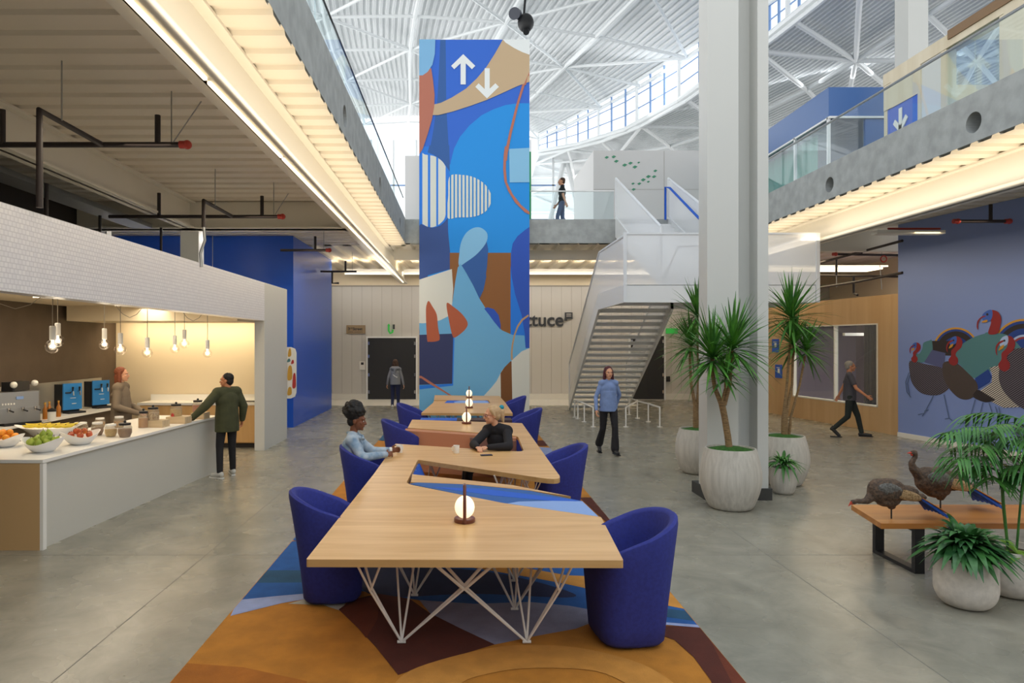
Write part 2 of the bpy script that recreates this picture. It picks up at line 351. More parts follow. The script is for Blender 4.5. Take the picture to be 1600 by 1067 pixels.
# ---- steel beams
def ibeam_y(x, y0, y1, z0, z1, w, m='beam_cream'):
    b = MB(); b.box(x-w/2, x+w/2, y0, y1, z0, z0+.03, m); b.box(x-.02, x+.02, y0, y1, z0, z1, m); b.box(x-w/2, x+w/2, y0, y1, z1-.03, z1, m); return b
struct(ibeam_y(-2.17, -8, 25.5, 4.36, ZD, .26), 'trim_5', 'cream steel beam along the left side', 'beam')
struct(ibeam_y(7.86, -8, 25.5, 4.36, ZD, .26), 'trim_6', 'cream steel beam along the right side', 'beam')
struct(ibeam_y(-5.28, -8, 13.2, 4.36, ZD, .26), 'trim_7', 'cream steel beam above the kitchen', 'beam')
b = MB(); b.box(-16, -2.25, 13.2, 13.4, 4.36, ZD, 'beam_cream'); b.box(-16, -2.25, 13.12, 13.48, 4.36, 4.39, 'beam_cream')
struct(b, 'trim_8', 'cream cross beam behind the kitchen', 'beam')
b = MB(); b.box(-2, 7.8, 20.0, 20.2, 4.6, ZD, 'beam_cream'); b.box(-4.3, 12, 25.1, 25.3, 4.74, ZD, 'beam_cream'); b.box(-4.3, 12, 25.0, 25.12, 4.66, 4.76, 'beam_cream'); b.box(8, 14, 16.4, 16.6, 4.36, ZD, 'beam_cream')
struct(b, 'trim_9', 'cream cross beams under the far deck', 'beam')
# beam ledge tube with the long light strip (lamp)
for nm, x, sx, where in (('left', -2.17, 1, 'left'), ('right', 7.86, -1, 'right')):
    t = thing('strip_light', f'long warm linear light fixture on the {where} steel beam', 'light', (x, 0, 4.36))
    b = MB(); b.tube([(.12*sx, -7.9, .02), (.12*sx, 24, .02)], .045, 'beam_cream', 12); b.build('housing', t, smooth=True)
    if nm == 'left':
        y = 1.0
        while y < 23.5:
            b = MB(); b.box(.02, .05, y, y+2.3, -.025, -.002, 'light_strip'); b.build('diffuser', t); y += 2.38
# ---- walls
b = MB(); b.box(-7.5, 14, 26, 26.3, 0, 4.32, 'wall_panel'); b.box(-16, 14, 26.05, 26.3, 4.32, 4.95, 'kitchen_cream')
mat('panel_joint', '9a958b', .8)
for i in range(-8, 46): b.box(-4.2+i*.38, -4.192+i*.38, 25.995, 26, .25, 4.3, 'panel_joint')
b.box(-7.5, 14, 25.98, 26, 4.3, 4.35, 'panel_joint')
struct(b, 'wall_back', 'pale ribbed metal panel wall at the far end', 'wall')
b = MB(); b.box(-7.5, 14, 25.93, 26, 0, .22, 'baseboard_white'); struct(b, 'baseboard_back', 'white baseboard along the far wall', 'baseboard')
b = MB(); b.box(-4.5, -4.3, 17.4, 22.5, 0, ZD, 'blue_paint'); b.box(-16, -4.5, 17.4, 17.6, 0, ZD, 'blue_paint')
b.box(-6.36, -6.35, 17.38, 17.4, 0, ZD, 'white_paint')
struct(b, 'wall_left', 'glossy cobalt blue wall beside the kitchen', 'wall')
b = MB(); b.box(-16, -15.8, -8, 30, 0, ZD, 'black_paint'); b.box(-7.6, -7.45, 2, 14.25, 2.9, 5.0, 'black_paint'); b.box(-16, 16, -8.2, -8, 0, 4.9, 'wall_panel')
b.box(-9, -7.6, 14.6, 14.8, 3.4, ZD, 'wall_panel'); struct(b, 'wall_dark', 'dark brown wall above the kitchen roof', 'wall')
# angled right-hand walls
WA = Vector((10.13, 15.8, 0)); WD = (Vector((9.46, 21, 0))-WA).normalized(); WN = Vector((WD.y, -WD.x, 0));
if WN.x > 0: WN = -WN                       # normal into the room
def onwall(u, v, off=0):                     # photo point on the plywood wall plane
    o = WA+WN*off; k = (u-722)/F; den = k*WD.y-WD.x; t = (o.x-k*o.y)/den; q = o+WD*t
    return Vector((q.x, q.y, H-(v-536)*q.y/F))
def wallseg(b, s0, s1, z0, z1, m, d=.12, o=0):
    a = WA+WD*s0+WN*o; c = WA+WD*s1+WN*o; e = -WN*d
    b.add([(p.x, p.y, z) for z in (z0, z1) for p in (a, c, c+e, a+e)], [(0, 3, 2, 1), (4, 5, 6, 7), (0, 1, 5, 4), (1, 2, 6, 5), (2, 3, 7, 6), (3, 0, 4, 7)], m)
s_r = (onwall(1372, 600)-WA).dot(WD); s_l = (onwall(1239, 600)-WA).dot(WD)
b = MB(); wallseg(b, 0, s_r, 0, 3.3, 'plywood'); wallseg(b, s_l, 9.5, 0, 3.3, 'plywood'); wallseg(b, s_r, s_l, 0, .6, 'plywood'); wallseg(b, s_r, s_l, 2.63, 3.3, 'plywood')
struct(b, 'wall_plywood', 'honey plywood wall with a long window', 'wall')
b = MB()
for s0, s1, z0, z1 in ((s_r, s_l, .6, .64), (s_r, s_l, 2.6, 2.63), (s_r, s_r+.04, .6, 2.63), (s_l-.04, s_l, .6, 2.63), (s_r+1.55, s_r+1.59, .6, 2.63)): wallseg(b, s0, s1, z0, z1, 'baseboard_white', .1, .01)
wallseg(b, s_r, s_l, .62, 2.62, 'glass', .006, -.06)
struct(b, 'window_1', 'interior window in the plywood wall', 'window')
b = MB(); mat('room_purple', '746A88', .8); mat('curtain_blue', '2F3850', .9)
b.box(13.5, 13.6, 13, 24, 0, 3.2, 'room_purple'); b.box(9.7, 14, 23.4, 23.5, 0, 3.2, 'room_purple'); b.box(10.3, 14, 14.8, 14.9, 0, 3.2, 'room_purple')
b.box(10.3, 13.6, 14.9, 23.4, 3.2, 3.28, 'room_purple'); struct(b, 'wall_room', 'purple-grey walls of the room behind the window', 'wall')
b = MB(); pts = []
for i in range(40): q = onwall(1350+i*.6, 560, -.35-.03*sin(i*1.7)); pts.append((q.x, q.y))
k = len(pts); b.add([(p[0], p[1], .2) for p in pts]+[(p[0], p[1], 2.9) for p in pts], [(i, i+1, k+i+1, k+i) for i in range(k-1)], 'curtain_blue')
tag(b.build('curtain', smooth=True), 'dark blue pleated curtain at the right end of the room window', 'curtain')
t = thing('linear_light', 'white linear pendant light seen through the room window', 'light', (11.3, 18.6, 2.35)); b = MB(); b.box(-.9, 1.3, -.06, .06, 0, .08, 'white_paint'); b.build('housing', t)
t = thing('desk', 'white desk with dark front seen through the room window', 'desk', (11.5, 17.6, 0))
b = MB(); b.box(-.5, .5, -.7, .7, .72, .75, 'white_paint'); b.build('top', t); b = MB(); b.box(-.45, .45, -.65, -.6, 0, .72, 'black_paint'); b.build('leg', t); b = MB(); b.box(-.45, .45, .6, .65, 0, .72, 'black_paint'); b.build('leg', t)
# lavender turkey wall, from the plywood wall towards the viewer
TA = Vector((10.06, 15.75, 0)); TD = (Vector((10.75, 11.0, 0))-TA).normalized(); TN = Vector((TD.y, -TD.x, 0))
if TN.x > 0: TN = -TN
def onturkey(u, v, off=0):
    o = TA+TN*off; k = (u-722)/F; t = (o.x-k*o.y)/(k*TD.y-TD.x); q = o+TD*t
    return Vector((q.x, q.y, H-(v-536)*q.y/F))
b = MB(); a = TA; c = TA+TD*9; e = -TN*.2
b.add([(p.x, p.y, z) for z in (0, ZD) for p in (a, c, c+e, a+e)], [(0, 3, 2, 1), (4, 5, 6, 7), (0, 1, 5, 4), (1, 2, 6, 5), (2, 3, 7, 6), (3, 0, 4, 7)], 'lavender')
struct(b, 'wall_right', 'lavender blue wall with a painted flock of turkeys', 'wall')
b = MB(); a = TA+TN*.02; c = TA+TD*9+TN*.02
b.add([(p.x, p.y, z) for z in (0, .1) for p in (a, c, c+e*.1, a+e*.1)], [(0, 3, 2, 1), (4, 5, 6, 7), (0, 1, 5, 4), (1, 2, 6, 5), (2, 3, 7, 6), (3, 0, 4, 7)], 'baseboard_white')
struct(b, 'baseboard_right', 'pale baseboard under the turkey wall', 'baseboard')
b = MB(); b.box(14, 14.2, 21, 30, 0, ZD, 'kitchen_cream'); b.box(9.4, 14, 24.0, 24.1, 0, 3.3, 'kitchen_cream'); struct(b, 'wall_far_right', 'cream wall at the far right corner', 'wall')
# lit ceiling cove of the far right
t = thing('ceiling_light', 'bright linear cove light panel above the plywood wall', 'light', (10.6, 20.2, 4.3))
b = MB(); b.box(-1.6, 1.6, -.4, .4, 0, .05, 'light_strip'); b.build('diffuser', t); b = MB(); b.box(-1.7, 1.7, -.5, .5, .05, .1, 'white_metal'); b.build('frame', t)
# ---- doors in the back wall
def door(u0, u1, v0, Y, name, label, nleaf=2):
    x0 = (u0-722)*Y/F; x1 = (u1-722)*Y/F; zt = H-(v0-536)*Y/F
    b = MB(); b.box(x0, x1, Y-.06, Y, .02, zt, 'door_black'); d = tag(b.build(name), label, 'door', None, 'structure')
    b = MB(); b.box(x0-.06, x0, Y-.08, Y+.02, 0, zt+.06, 'white_metal'); b.box(x1, x1+.06, Y-.08, Y+.02, 0, zt+.06, 'white_metal'); b.box(x0, x1, Y-.08, Y+.02, zt, zt+.06, 'white_metal'); b.build('door_frame', d)
    for z in (.3, .95, 1.65, zt-.2):
        for x in (x0+.04, x1-.04): b = MB(); b.box(x-.03, x+.03, Y-.09, Y-.06, z-.06, z+.06, 'chrome'); b.build('hinge', d)
    if nleaf == 2: b = MB(); b.box((x0+x1)/2-.006, (x0+x1)/2+.006, Y-.065, Y-.058, .02, zt, 'black_metal'); b.build('door_gap', d)
    return d
door(575, 650, 528, 25.98, 'door_1', 'dark double door left of the mural tower')
door(985, 1037, 525, 25.98, 'door_2', 'dark double door behind the staircase')
# ================================================================ ROOF
def polyl(pts, n):           # resample a 3d polyline
    pts = [Vector(p) for p in pts]; L = [0]
    for a, c in zip(pts, pts[1:]): L.append(L[-1]+(c-a).length)
    out = []
    for i in range(n+1):
        t = L[-1]*i/n; j = 0
        while j < len(L)-2 and L[j+1] < t: j += 1
        out.append(pts[j].lerp(pts[j+1], (t-L[j])/(L[j+1]-L[j])))
    return out
TOP = [P(842, 209, 60), P(903, 178, 50), P(977, 137, 40), P(1061, 85, 34), P(1202, -14, 28), P(1265, -60, 25), (12.9, 18, 15.9), (13.0, 10, 15.8)]
BOT = [P(842, 236, 60), P(903, 225, 50), P(977, 202, 40), P(1061, 157, 34), P(1202, 55, 28), P(1265, 4, 25), (12.9, 18, 14.2), (13.0, 10, 14.0)]
LFT = [(-20, 60, 19), (-20, 50, 17.8), (-20, 40, 16.8), (-20, 34, 16.3), (-20, 28, 15.9), (-20, 25, 15.7), (-20, 18, 15.5), (-20, 10, 15.3)]
LOW = [P(820, 330, 75), P(930, 330, 72), P(1080, 330, 66), P(1230, 330, 58), P(1420, 300, 48), P(1560, 250, 41), P(1750, 190, 32), P(2300, 100, 20)]
def lerp_poly(pl, t):
    x = t*(len(pl)-1); i = min(int(x), len(pl)-2); return Vector(pl[i]).lerp(Vector(pl[i+1]), x-i)
def ruled(A, Bp, s, t, sag=0):   # s across, t along
    p = lerp_poly(A, t).lerp(lerp_poly(Bp, t), s); p.z += sag*4*s*(1-s); return p
def roof(A, Bp, nx, ny, sag, name, label, amp=.09):
    b = MB(); vs = []; seq = [0, .4, .5, .9]; cols = []
    for i in range(nx):
        for k, q in enumerate(seq): cols.append(((i+q)/nx, 0 if k < 2 else amp))
    cols.append((1, 0)); n = len(cols)
    for j in range(ny+1):
        for s, dz in cols: p = ruled(A, Bp, s, j/ny, sag); vs.append((p.x, p.y, p.z+dz))
    b.add(vs, [(j*n+i, j*n+i+1, (j+1)*n+i+1, (j+1)*n+i) for j in range(ny) for i in range(n-1)], 'roof_white')
    return struct(b, name, label, 'roof')
roof(LFT, TOP, 95, 21, 2.2, 'ceiling', 'vaulted white corrugated roof over the atrium')
roof(BOT, LOW, 80, 21, 1.0, 'ceiling', 'lower white corrugated roof beyond the clerestory')
def truss(A, Bp, nx, ny, sag, drop, r1, r2, name, label):
    b = MB(); N = {}
    for i in range(nx+1):
        for j in range(ny+1): N[i, j] = ruled(A, Bp, i/nx, j/ny, sag)-Vector((0, 0, drop))
    def tb(p, q, r): b.tube([p, q], r, 'truss_white', 7, False)
    for i in range(nx+1):
        for j in range(ny+1):
            if j < ny: tb(N[i, j], N[i, j+1], r1)
            if i < nx: tb(N[i, j], N[i+1, j], r2)
            if i < nx and j < ny:
                if (i+j) % 2: tb(N[i, j], N[i+1, j+1], r2)
                else: tb(N[i+1, j], N[i, j+1], r2)
    return struct(b, name, label, 'roof truss', True)
truss(LFT, TOP, 7, 9, 2.2, .45, .12, .08, 'trim_10', 'white triangulated tube trusses under the atrium roof')
truss(BOT, LOW, 4, 9, 1.0, .3, .11, .11, 'trim_11', 'white triangulated tube trusses under the lower roof')
# clerestory
b = MB(); N = 56
for k, (t0, t1) in enumerate([(i/7*6/7, 0) for i in range(0)]): pass
for j in range(24):
    t = j/24*.86; t2 = (j+1)/24*.86
    a, c = lerp_poly(BOT, t), lerp_poly(TOP, t); a2, c2 = lerp_poly(BOT, t2), lerp_poly(TOP, t2)
    b.add([a, a2, c2, c], [(0, 1, 2, 3)], 'sky_glass')
    w = .13 if j % 3 == 0 else .06
    b.tube([a, c], w, 'truss_white' if j % 3 == 0 else 'mullion', 6)
    for f in (.33, .66): b.tube([a.lerp(c, f), a2.lerp(c2, f)], .035, 'mullion', 5)
    b.tube([a, a2], .15, 'truss_white', 8); b.tube([c, c2], .12, 'truss_white', 8)
struct(b, 'window_2', 'long curved clerestory window between the roofs', 'window')
# far end window wall
b = MB(); b.box(-20, 9, 60, 60.05, 5.5, 20.5, 'sky_glass')
for i in range(15): x = -20+i*2; b.box(x-.09, x+.09, 59.9, 60, 5.5, 20, 'truss_white')
for z in (7.5, 10, 13, 16): b.box(-20, 9, 59.9, 60, z-.06, z+.06, 'mullion')
for i in range(5):
    x = -18+i*6; b.tube([(x, 59.5, 5.6), (x+3, 59.5, 18.5)], .22, 'truss_white'); b.tube([(x+6, 59.5, 5.6), (x+3, 59.5, 18.5)], .22, 'truss_white')
struct(b, 'window_3', 'tall end window wall with white mullions on the upper floor', 'window')
# security camera-like spotlight under the roof
mat('steel_dark', '4a4e5a', .3); t = thing('spotlight', 'small black twin spotlight hanging under the roof beside the mural top', 'light', P(818, 34, 30))
b = MB(); b.ell((.1, 0, -.05), (.36, .3, .42), 'black_metal', 14, 10); b.build('body', t, smooth=True)
b = MB(); b.tube([(-.3, .1, .35), (-.42, -.25, .25)], .26, 'steel_dark', 16); b.build('lens', t, smooth=True)
b = MB(); b.tube([(0, 0, .1), (.1, 0, 1.3)], .05, 'black_metal', 8); b.tube([(.1, 0, -.3), (.1, -.2, -.55)], .14, 'black_metal'); b.build('bracket', t, smooth=True)
# ================================================================ UPPER FLOOR
def rail_glass(name, label, pts, z0, z1, mrail, r=.03, panel=1.8):
    t = thing(name, label, 'railing', pts[0]); a, c = Vector(pts[0]), Vector(pts[1]); d = c-a; L = d.length; n = max(1, int(L/panel)); d = d/L
    b = MB(org=pts[0]); b.tube([a+Vector((0, 0, z1-a.z)), c+Vector((0, 0, z1-c.z))], r, mrail, 8); b.build('handrail', t, smooth=True)
    nrm = Vector((d.y, -d.x, 0))*.008
    for i in range(n):
        p = a+d*(L*i/n+.01); q = a+d*(L*(i+1)/n-.01)
        b = MB(org=pts[0]); vs = [(w.x, w.y, z) for z in (z0, z1) for w in (p-nrm, q-nrm, q+nrm, p+nrm)]
        b.add(vs, [(0, 3, 2, 1), (4, 5, 6, 7), (0, 1, 5, 4), (1, 2, 6, 5), (2, 3, 7, 6), (3, 0, 4, 7)], 'glass'); b.build('glass_panel', t)
    return t
rail_glass('glass_railing', 'glass balustrade with dark top rail on the left upper floor', [(XL-.06, 0, 5.6), (XL-.06, YB, 5.6)], 5.6, 6.18, 'black_metal', .014)
rail_glass('glass_railing', 'glass balustrade with silver top rail on the right upper floor', [(XR+.06, 0, 5.6), (XR+.06, YB, 5.6)], 5.6, 6.42, 'steel', .022)
rail_glass('glass_railing', 'glass balustrade with white rail at the far bridge edge', [(1.9, YB+.06, 5.58), (4.22, YB+.06, 5.58)], 5.58, 6.37, 'white_metal', .018, 1.2)
# white room box with green leaf marks
mat('plaster', 'DEDDDC', .7); mat('leaf_mark', '4E9B78', .7)
t = thing('room_box', 'pale plaster room block on the upper floor beside the stair top', 'room', (4.62, 24, 5.5))
b = MB(org=(4.62, 24, 5.5)); b.box(4.62, 9.2, 24, 28.2, 5.5, 8.92, 'plaster'); b.box(7.1, 7.108, 23.99, 24, 5.5, 8.9, 'panel_joint'); b.box(4.62, 9.2, 23.992, 24, 7.55, 7.556, 'panel_joint'); b.build('wall', t)
random.seed(5)
lm = [(948, 246), (959, 245), (963, 252), (976, 258), (985, 255), (992, 261), (998, 254), (1024, 267), (1013, 276), (1022, 276), (1005, 281), (1013, 284), (999, 287), (989, 287), (990, 296), (982, 301), (1083, 312), (1086, 318)]
for u, v in lm:
    p = P(u, v, 23.99); b = MB(org=(4.62, 24, 5.5)); w = random.uniform(.05, .09)
    b.slab([p+Vector((-w, 0, 0)), p+Vector((0, 0, w*.7)), p+Vector((w*1.1, 0, .02)), p+Vector((0, 0, -w*.6))], (0, -1, 0), .006, 'leaf_mark'); b.build('leaf_decal', t)
# right upper rooms ------------------------------------------------
# blue box
O = (13, 17.5, 5.5); t = thing('meeting_room', 'blue clad glass meeting room on the right upper floor', 'room', O)
c0 = P(1295, 136, 17.5); zt = c0.z; x0 = c0.x; zc = zt-.75
b = MB(org=O)
b.box(x0, x0+.12, 17.5, 30, zc, zt, 'blue_box'); b.box(x0+.12, 16, 17.5, 17.62, zc, zt, 'blue_box'); b.box(x0+.13, 16, 17.63, 30, zt-.12, zt-.02, 'blue_box'); b.box(10.35, 16, 17.52, 17.6, 5.5, zc-.06, 'blue_box')
b.build('cladding', t)
b = MB(org=O); b.box(x0+.02, x0+.04, 17.6, 27, 5.5, zc, 'glass'); b.box(x0, 10.35, 17.55, 17.57, 5.5, zc, 'glass'); b.build('glass_wall', t)
b = MB(org=O)
for yy in (17.55, 19.3, 21.4, 24): b.box(x0-.01, x0+.06, yy-.03, yy+.03, 5.5, zc, 'white_metal')
b.box(x0-.01, x0+.05, 17.53, 24, zc-.06, zc-.01, 'white_metal'); b.box(x0, 16, 17.46, 17.52, zc-.05, zc, 'white_metal'); b.build('frame', t)
mat('curtain_green', '5FA694', .8); mat('room_teal', '9CB9C2', .7)
b = MB(org=O); pts = [(x0+.5+.05*sin(i*1.3), 19.0+i*.09) for i in range(62)]; k = len(pts)
b.add([(p[0], p[1], 5.5) for p in pts]+[(p[0], p[1], zc) for p in pts], [(i, i+1, k+i+1, k+i) for i in range(k-1)], 'curtain_green'); b.build('curtain', t, smooth=True)
b = MB(org=O); b.box(x0+3.2, x0+3.3, 17.7, 29, 5.5, zc-.3, 'room_teal'); b.box(x0+.1, x0+3.2, 26, 26.1, 5.5, zc, 'white_paint'); b.build('inner_wall', t)
# plywood clad rooms nearer
mat('header_brown', '86694A', .6); X2 = 9.2; O2 = (9.2, 12, 5.5); t = thing('meeting_room', 'pale plywood framed room beside the right glass balustrade', 'room', O2)
b = MB(org=O2)
for ya, yb, za, zb_, d in ((5, 14.92, 7.75, 8.0, .3), (14.65, 14.9, 7.2, 7.74, .3), (13.79, 14.65, 7.19, 7.75, .1), (13.71, 13.79, 5.5, 7.75, .14), (12.98, 13.12, 5.5, 7.74, .2), (11.6, 11.69, 5.5, 7.74, .15), (5, 11.6, 5.5, 7.75, .12)): b.box(X2, X2+d, ya, yb, za, zb_, 'ply_pale')
b.box(X2+.02, X2+2.5, 14.8, 14.92, 5.5, 7.75, 'ply_pale'); b.build('frame', t)
b = MB(org=O2); b.box(X2+.03, X2+.08, 13.12, 13.71, 5.5, 7.75, 'plaster'); b.build('door', t)
b = MB(org=O2); b.box(X2+.02, X2+.05, 13.79, 14.79, 5.5, 7.19, 'blue_paint'); b.build('blue_panel', t)
b = MB(org=O2); ya, za = 14.34, 6.84
b.box(X2-.0, X2+.018, ya-.05, ya+.05, za-.2, za+.25, 'white_paint')
for s_ in (-1, 1): b.slab([(X2, ya, za-.28), (X2, ya+s_*.24, za-.02), (X2, ya+s_*.17, za+.06), (X2, ya, za-.12)], (1, 0, 0), .018, 'white_paint')
b.build('arrow_sign', t)
b = MB(org=O2); b.box(X2+.03, X2+.05, 11.7, 12.98, 5.5, 7.75, 'glass'); b.build('glass_door', t)
b = MB(org=O2); b.box(X2+2.6, X2+2.7, 4, 14.8, 5.5, 7.3, 'plaster'); b.box(X2+2.5, X2+2.6, 12.4, 14.0, 5.5, 7.1, 'blue_box'); b.build('inner_wall', t)
b = MB(org=O2); b.box(X2-.03, X2-.001, 5, 12.9, 7.88, 8.05, 'header_brown'); b.build('header_beam', t)
# tall white post on the right
b = MB(); p = P(1434, 60, 16.0); b.box(p.x-.22, p.x+.25, 16.0, 16.5, 5.5, 17, 'column_white'); tag(b.build('roof_column'), 'white square roof column rising behind the upper floor rooms', 'column')
# ================================================================ MURAL TOWER
YT = 18.7
def tw(u, v):     # tower face coordinates
    return ((u-722)*YT/F, H-(v-536)*YT/F)
tx0, tx1 = tw(655, 0)[0], tw(827.5, 0)[0]; tz1 = tw(0, 61)[1]
t = thing('mural_tower', 'tall lift tower painted with a blue and tan abstract mural and two arrows', 'tower', ((tx0+tx1)/2, YT, 0))
OT = ((tx0+tx1)/2, YT, 0)
mc = dict(m_royal='2A66CE', m_azure='0F8FE2', m_azure2='1A7AE0', m_deep='2B5CA0', m_navy='33508F', m_dark='2C3560', m_pale='86BFE2', m_pale2='7DB4DC', m_sky='6CAFD9', m_tan='C2A987', m_terra='B66F5A', m_rust='B25A38', m_brown='8F5A28', m_brown2='7A4A1C', m_cream='D9D8CC', m_white='E6ECEC', m_cobalt='2452B8', m_stripe='D7DAD0', m_green='2FA85E', m_tanline='C29A6C')
for k, c in mc.items(): mat(k, c, .62)
b = MB(org=OT); b.box(tx0, tx1, YT+.03, YT+2.6, 0, tz1, 'column_white'); b.build('shaft', t)
b = MB(org=OT); lay = [0]
def mp(pts, m, smooth=False, closed=True, n=6):
    q = spline(pts, n, closed) if smooth else pts
    q = clip(q, 655, 827.5, 61, 658)
    if len(q) < 3: return
    lay[0] += 1; y = YT+.03-.0004*lay[0]
    w = [tw(u, v) for u, v in q]
    ar = sum(w[i-1][0]*w[i][1]-w[i][0]*w[i-1][1] for i in range(len(w)))
    if ar < 0: w = w[::-1]
    b.add([(x, y, z) for x, z in w], [tuple(range(len(w)))], m)
def z1(x, y): return (640+x/5.335, 50+y/5.335)
def z2(x, y): return (640+x/5.335, 230+y/5.335)
def z3(x, y): return (640+x/4.85, 420+y/4.85)
def L(f, s): return [f(*p) for p in s]
mp([(650, 55), (835, 55), (835, 665), (650, 665)], 'm_azure')
mp(L(z1, [(80, 50), (1010, 50), (1010, 590), (900, 590), (800, 605), (700, 640), (600, 690), (500, 775), (420, 870), (370, 970), (345, 1070), (340, 1100), (80, 1100)]), 'm_royal')
mp(L(z1, [(255, 50), (300, 50), (305, 560), (310, 700), (325, 950), (330, 1100), (150, 1100), (165, 1000), (200, 800), (230, 580), (250, 200)]), 'm_deep')
mp([z2(80, -10)]+L(z2, [(330, -10), (330, 200), (320, 600), (330, 900), (350, 1000), (150, 1067), (80, 1085)]), 'm_azure2')
mp(L(z2, [(165, -20), (330, -20), (335, 200), (300, 150), (200, 60), (150, 40)]), 'm_deep')
# lower body
mp(L(z2, [(80, 590), (100, 640), (190, 670), (260, 650), (318, 590), (320, 700), (340, 900), (352, 1010), (150, 1067), (150, 1250), (80, 1250)]), 'm_navy')
mp(L(z2, [(335, 878), (845, 878), (845, 1900), (335, 1900)]), 'm_brown')
# royal right lobe
mp(L(z2, [(1010, 655), (960, 690), (900, 740), (860, 800), (848, 870), (845, 1000), (855, 1100)])+L(z3, [(790, 160), (850, 350), (875, 500), (880, 610), (910, 610), (910, 0)]), 'm_cobalt')
mp(L(z3, [(766, -30), (775, 60), (800, 190), (850, 350), (875, 510), (766, 510)]), 'm_azure2')
# pale lower sea
mp(L(z3, [(365, -10), (400, -10), (430, 30), (480, 120), (530, 225), (590, 320), (640, 400), (700, 465), (780, 500), (870, 505), (880, 600), (910, 600), (910, 1200), (50, 1200), (50, 420), (250, 380), (325, 250), (345, 100)]), 'm_sky')
mp(L(z3, [(910, 600), (850, 625), (790, 680), (700, 770), (660, 850), (620, 900), (560, 965), (540, 1200), (910, 1200)]), 'm_cream')
mp(L(z3, [(690, 790), (720, 745), (765, 700), (773, 700), (782, 1150), (695, 1150)]), 'm_brown2')
mp(L(z3, [(770, 690), (768, 640), (773, 580), (790, 500), (815, 430), (850, 380), (900, 345), (905, 357), (860, 390), (825, 440), (800, 505), (785, 580), (780, 640), (783, 690)]), 'm_tanline')
# cobalt lobe inside brown
mp(L(z3, [(565, 300), (590, 290), (640, 305), (675, 350), (690, 420), (690, 460), (640, 400), (600, 345)]), 'm_cobalt')
# stone block with peaks
mp(L(z3, [(60, 85), (320, 0), (330, 150), (322, 270), (290, 360), (230, 390), (110, 412), (60, 412)]), 'm_cream')
mp(L(z3, [(60, 500), (340, 490), (330, 870), (60, 880)]), 'm_dark')
mp(L(z3, [(330, 870), (60, 884), (60, 915), (330, 885)]), 'm_azure2'); mp(L(z3, [(340, 520), (330, 520), (322, 885), (330, 885)]), 'm_azure2')
mp(L(z3, [(145, 243), (170, 280), (205, 345), (215, 440), (228, 520), (215, 545), (150, 552), (132, 530), (123, 330), (130, 265)]), 'm_rust', True)
mp(L(z3, [(280, 262), (330, 285), (400, 345), (440, 410), (420, 460), (350, 517), (325, 505), (300, 400)]), 'm_rust', True)
mp(L(z3, [(50, 385), (68, 385), (75, 480), (70, 540), (50, 570)]), 'm_rust')
mp(L(z3, [(55, 808), (90, 812), (150, 850), (320, 960), (300, 960), (140, 865), (90, 830), (55, 826)]), 'm_terra')
# feather shape
mp(L(z2, [(640, 770), (655, 850), (645, 1000), (637, 1050)])+L(z3, [(581, 60), (560, 160), (530, 225), (480, 120), (430, 30), (400, -10), (380, -40)]), 'm_navy' if False else 'm_deep')
mp(L(z2, [(412, 985), (415, 880), (430, 790), (470, 715), (530, 672), (590, 668), (640, 705), (650, 755), (625, 815), (560, 890), (480, 950)]), 'm_pale', True)
mp(L(z3, [(365, -10), (385, -40), (405, -10), (430, 30)]), 'm_sky')
# striped shapes
def stripes(outline, xs, f):
    for x0, x1 in xs:
        q = clip([(p[0], p[1]) for p in outline], x0, x1, -9999, 9999)
        if len(q) > 2: mp(L(f, q), 'm_stripe')
mp(spline(L(z2, [(75, 50), (150, 55), (230, 80), (300, 150), (335, 240), (330, 400), (325, 560), (270, 640), (190, 668), (100, 640), (75, 600)]), 5), 'm_azure2')
o1 = spline([(60, 60), (130, 60), (220, 78), (290, 140), (318, 240), (300, 380), (300, 560), (260, 630), (190, 665), (120, 645), (60, 560)], 6)
stripes(o1, [(106, 152), (172, 222), (238, 300)], z2)
o2 = spline([(335, 240), (450, 230), (540, 250), (620, 300), (665, 360), (685, 430), (655, 510), (600, 555), (520, 580), (400, 583), (316, 583), (322, 400)], 6)
stripes(o2, [(316+i*31, 316+i*31+19) for i in range(12)], z2)
# pale square, rope line, tan banner, top details
mp(L(z2, [(830, 12), (1000, 3), (1000, 290), (835, 292)]), 'm_pale')
mp(L(z1, [(1010, 305), (1010, 345), (985, 370), (960, 440), (910, 600), (850, 850), (820, 1000), (812, 1070), (790, 1070), (800, 980), (832, 830), (890, 600), (945, 420)]), 'm_terra')
mp(L(z2, [(795, -10), (815, -10), (805, 80), (803, 180), (812, 290), (860, 390), (930, 480), (1010, 545), (1010, 565), (960, 540), (880, 460), (820, 360), (790, 280), (781, 180), (785, 60)]), 'm_terra')
mp(L(z1, [(778, 60), (800, 85), (870, 130), (940, 165), (1010, 190), (1010, 408), (900, 448), (760, 512), (640, 565), (500, 615), (360, 660), (240, 690), (190, 690), (190, 605), (260, 588), (350, 545), (470, 470), (560, 385), (640, 290), (710, 180)]), 'm_tan')
mp(L(z1, [(778, 60), (800, 85), (870, 130), (940, 165), (1010, 190), (1010, 50)]), 'm_white')
mp(L(z1, [(1010, 305), (1010, 345), (985, 370), (970, 440), (950, 440)]), 'm_terra')
mp(L(z1, [(80, 300), (180, 300), (195, 400), (208, 520), (205, 620), (185, 730), (150, 850), (110, 970), (80, 1020)]), 'm_terra')
mp(L(z1, [(80, 50), (215, 50), (210, 180), (190, 270), (150, 330), (110, 358), (80, 360)]), 'm_pale2')
b.build('mural', t); MU = bpy.data.objects[-1]; MU = kids(t)[-1] if 0 else [o for o in kids(t) if o.name.startswith('mural')][0]; b = MB(org=OT)
mp(L(z1, [(425, 235), (468, 235), (468, 435), (425, 435)]), 'm_white')
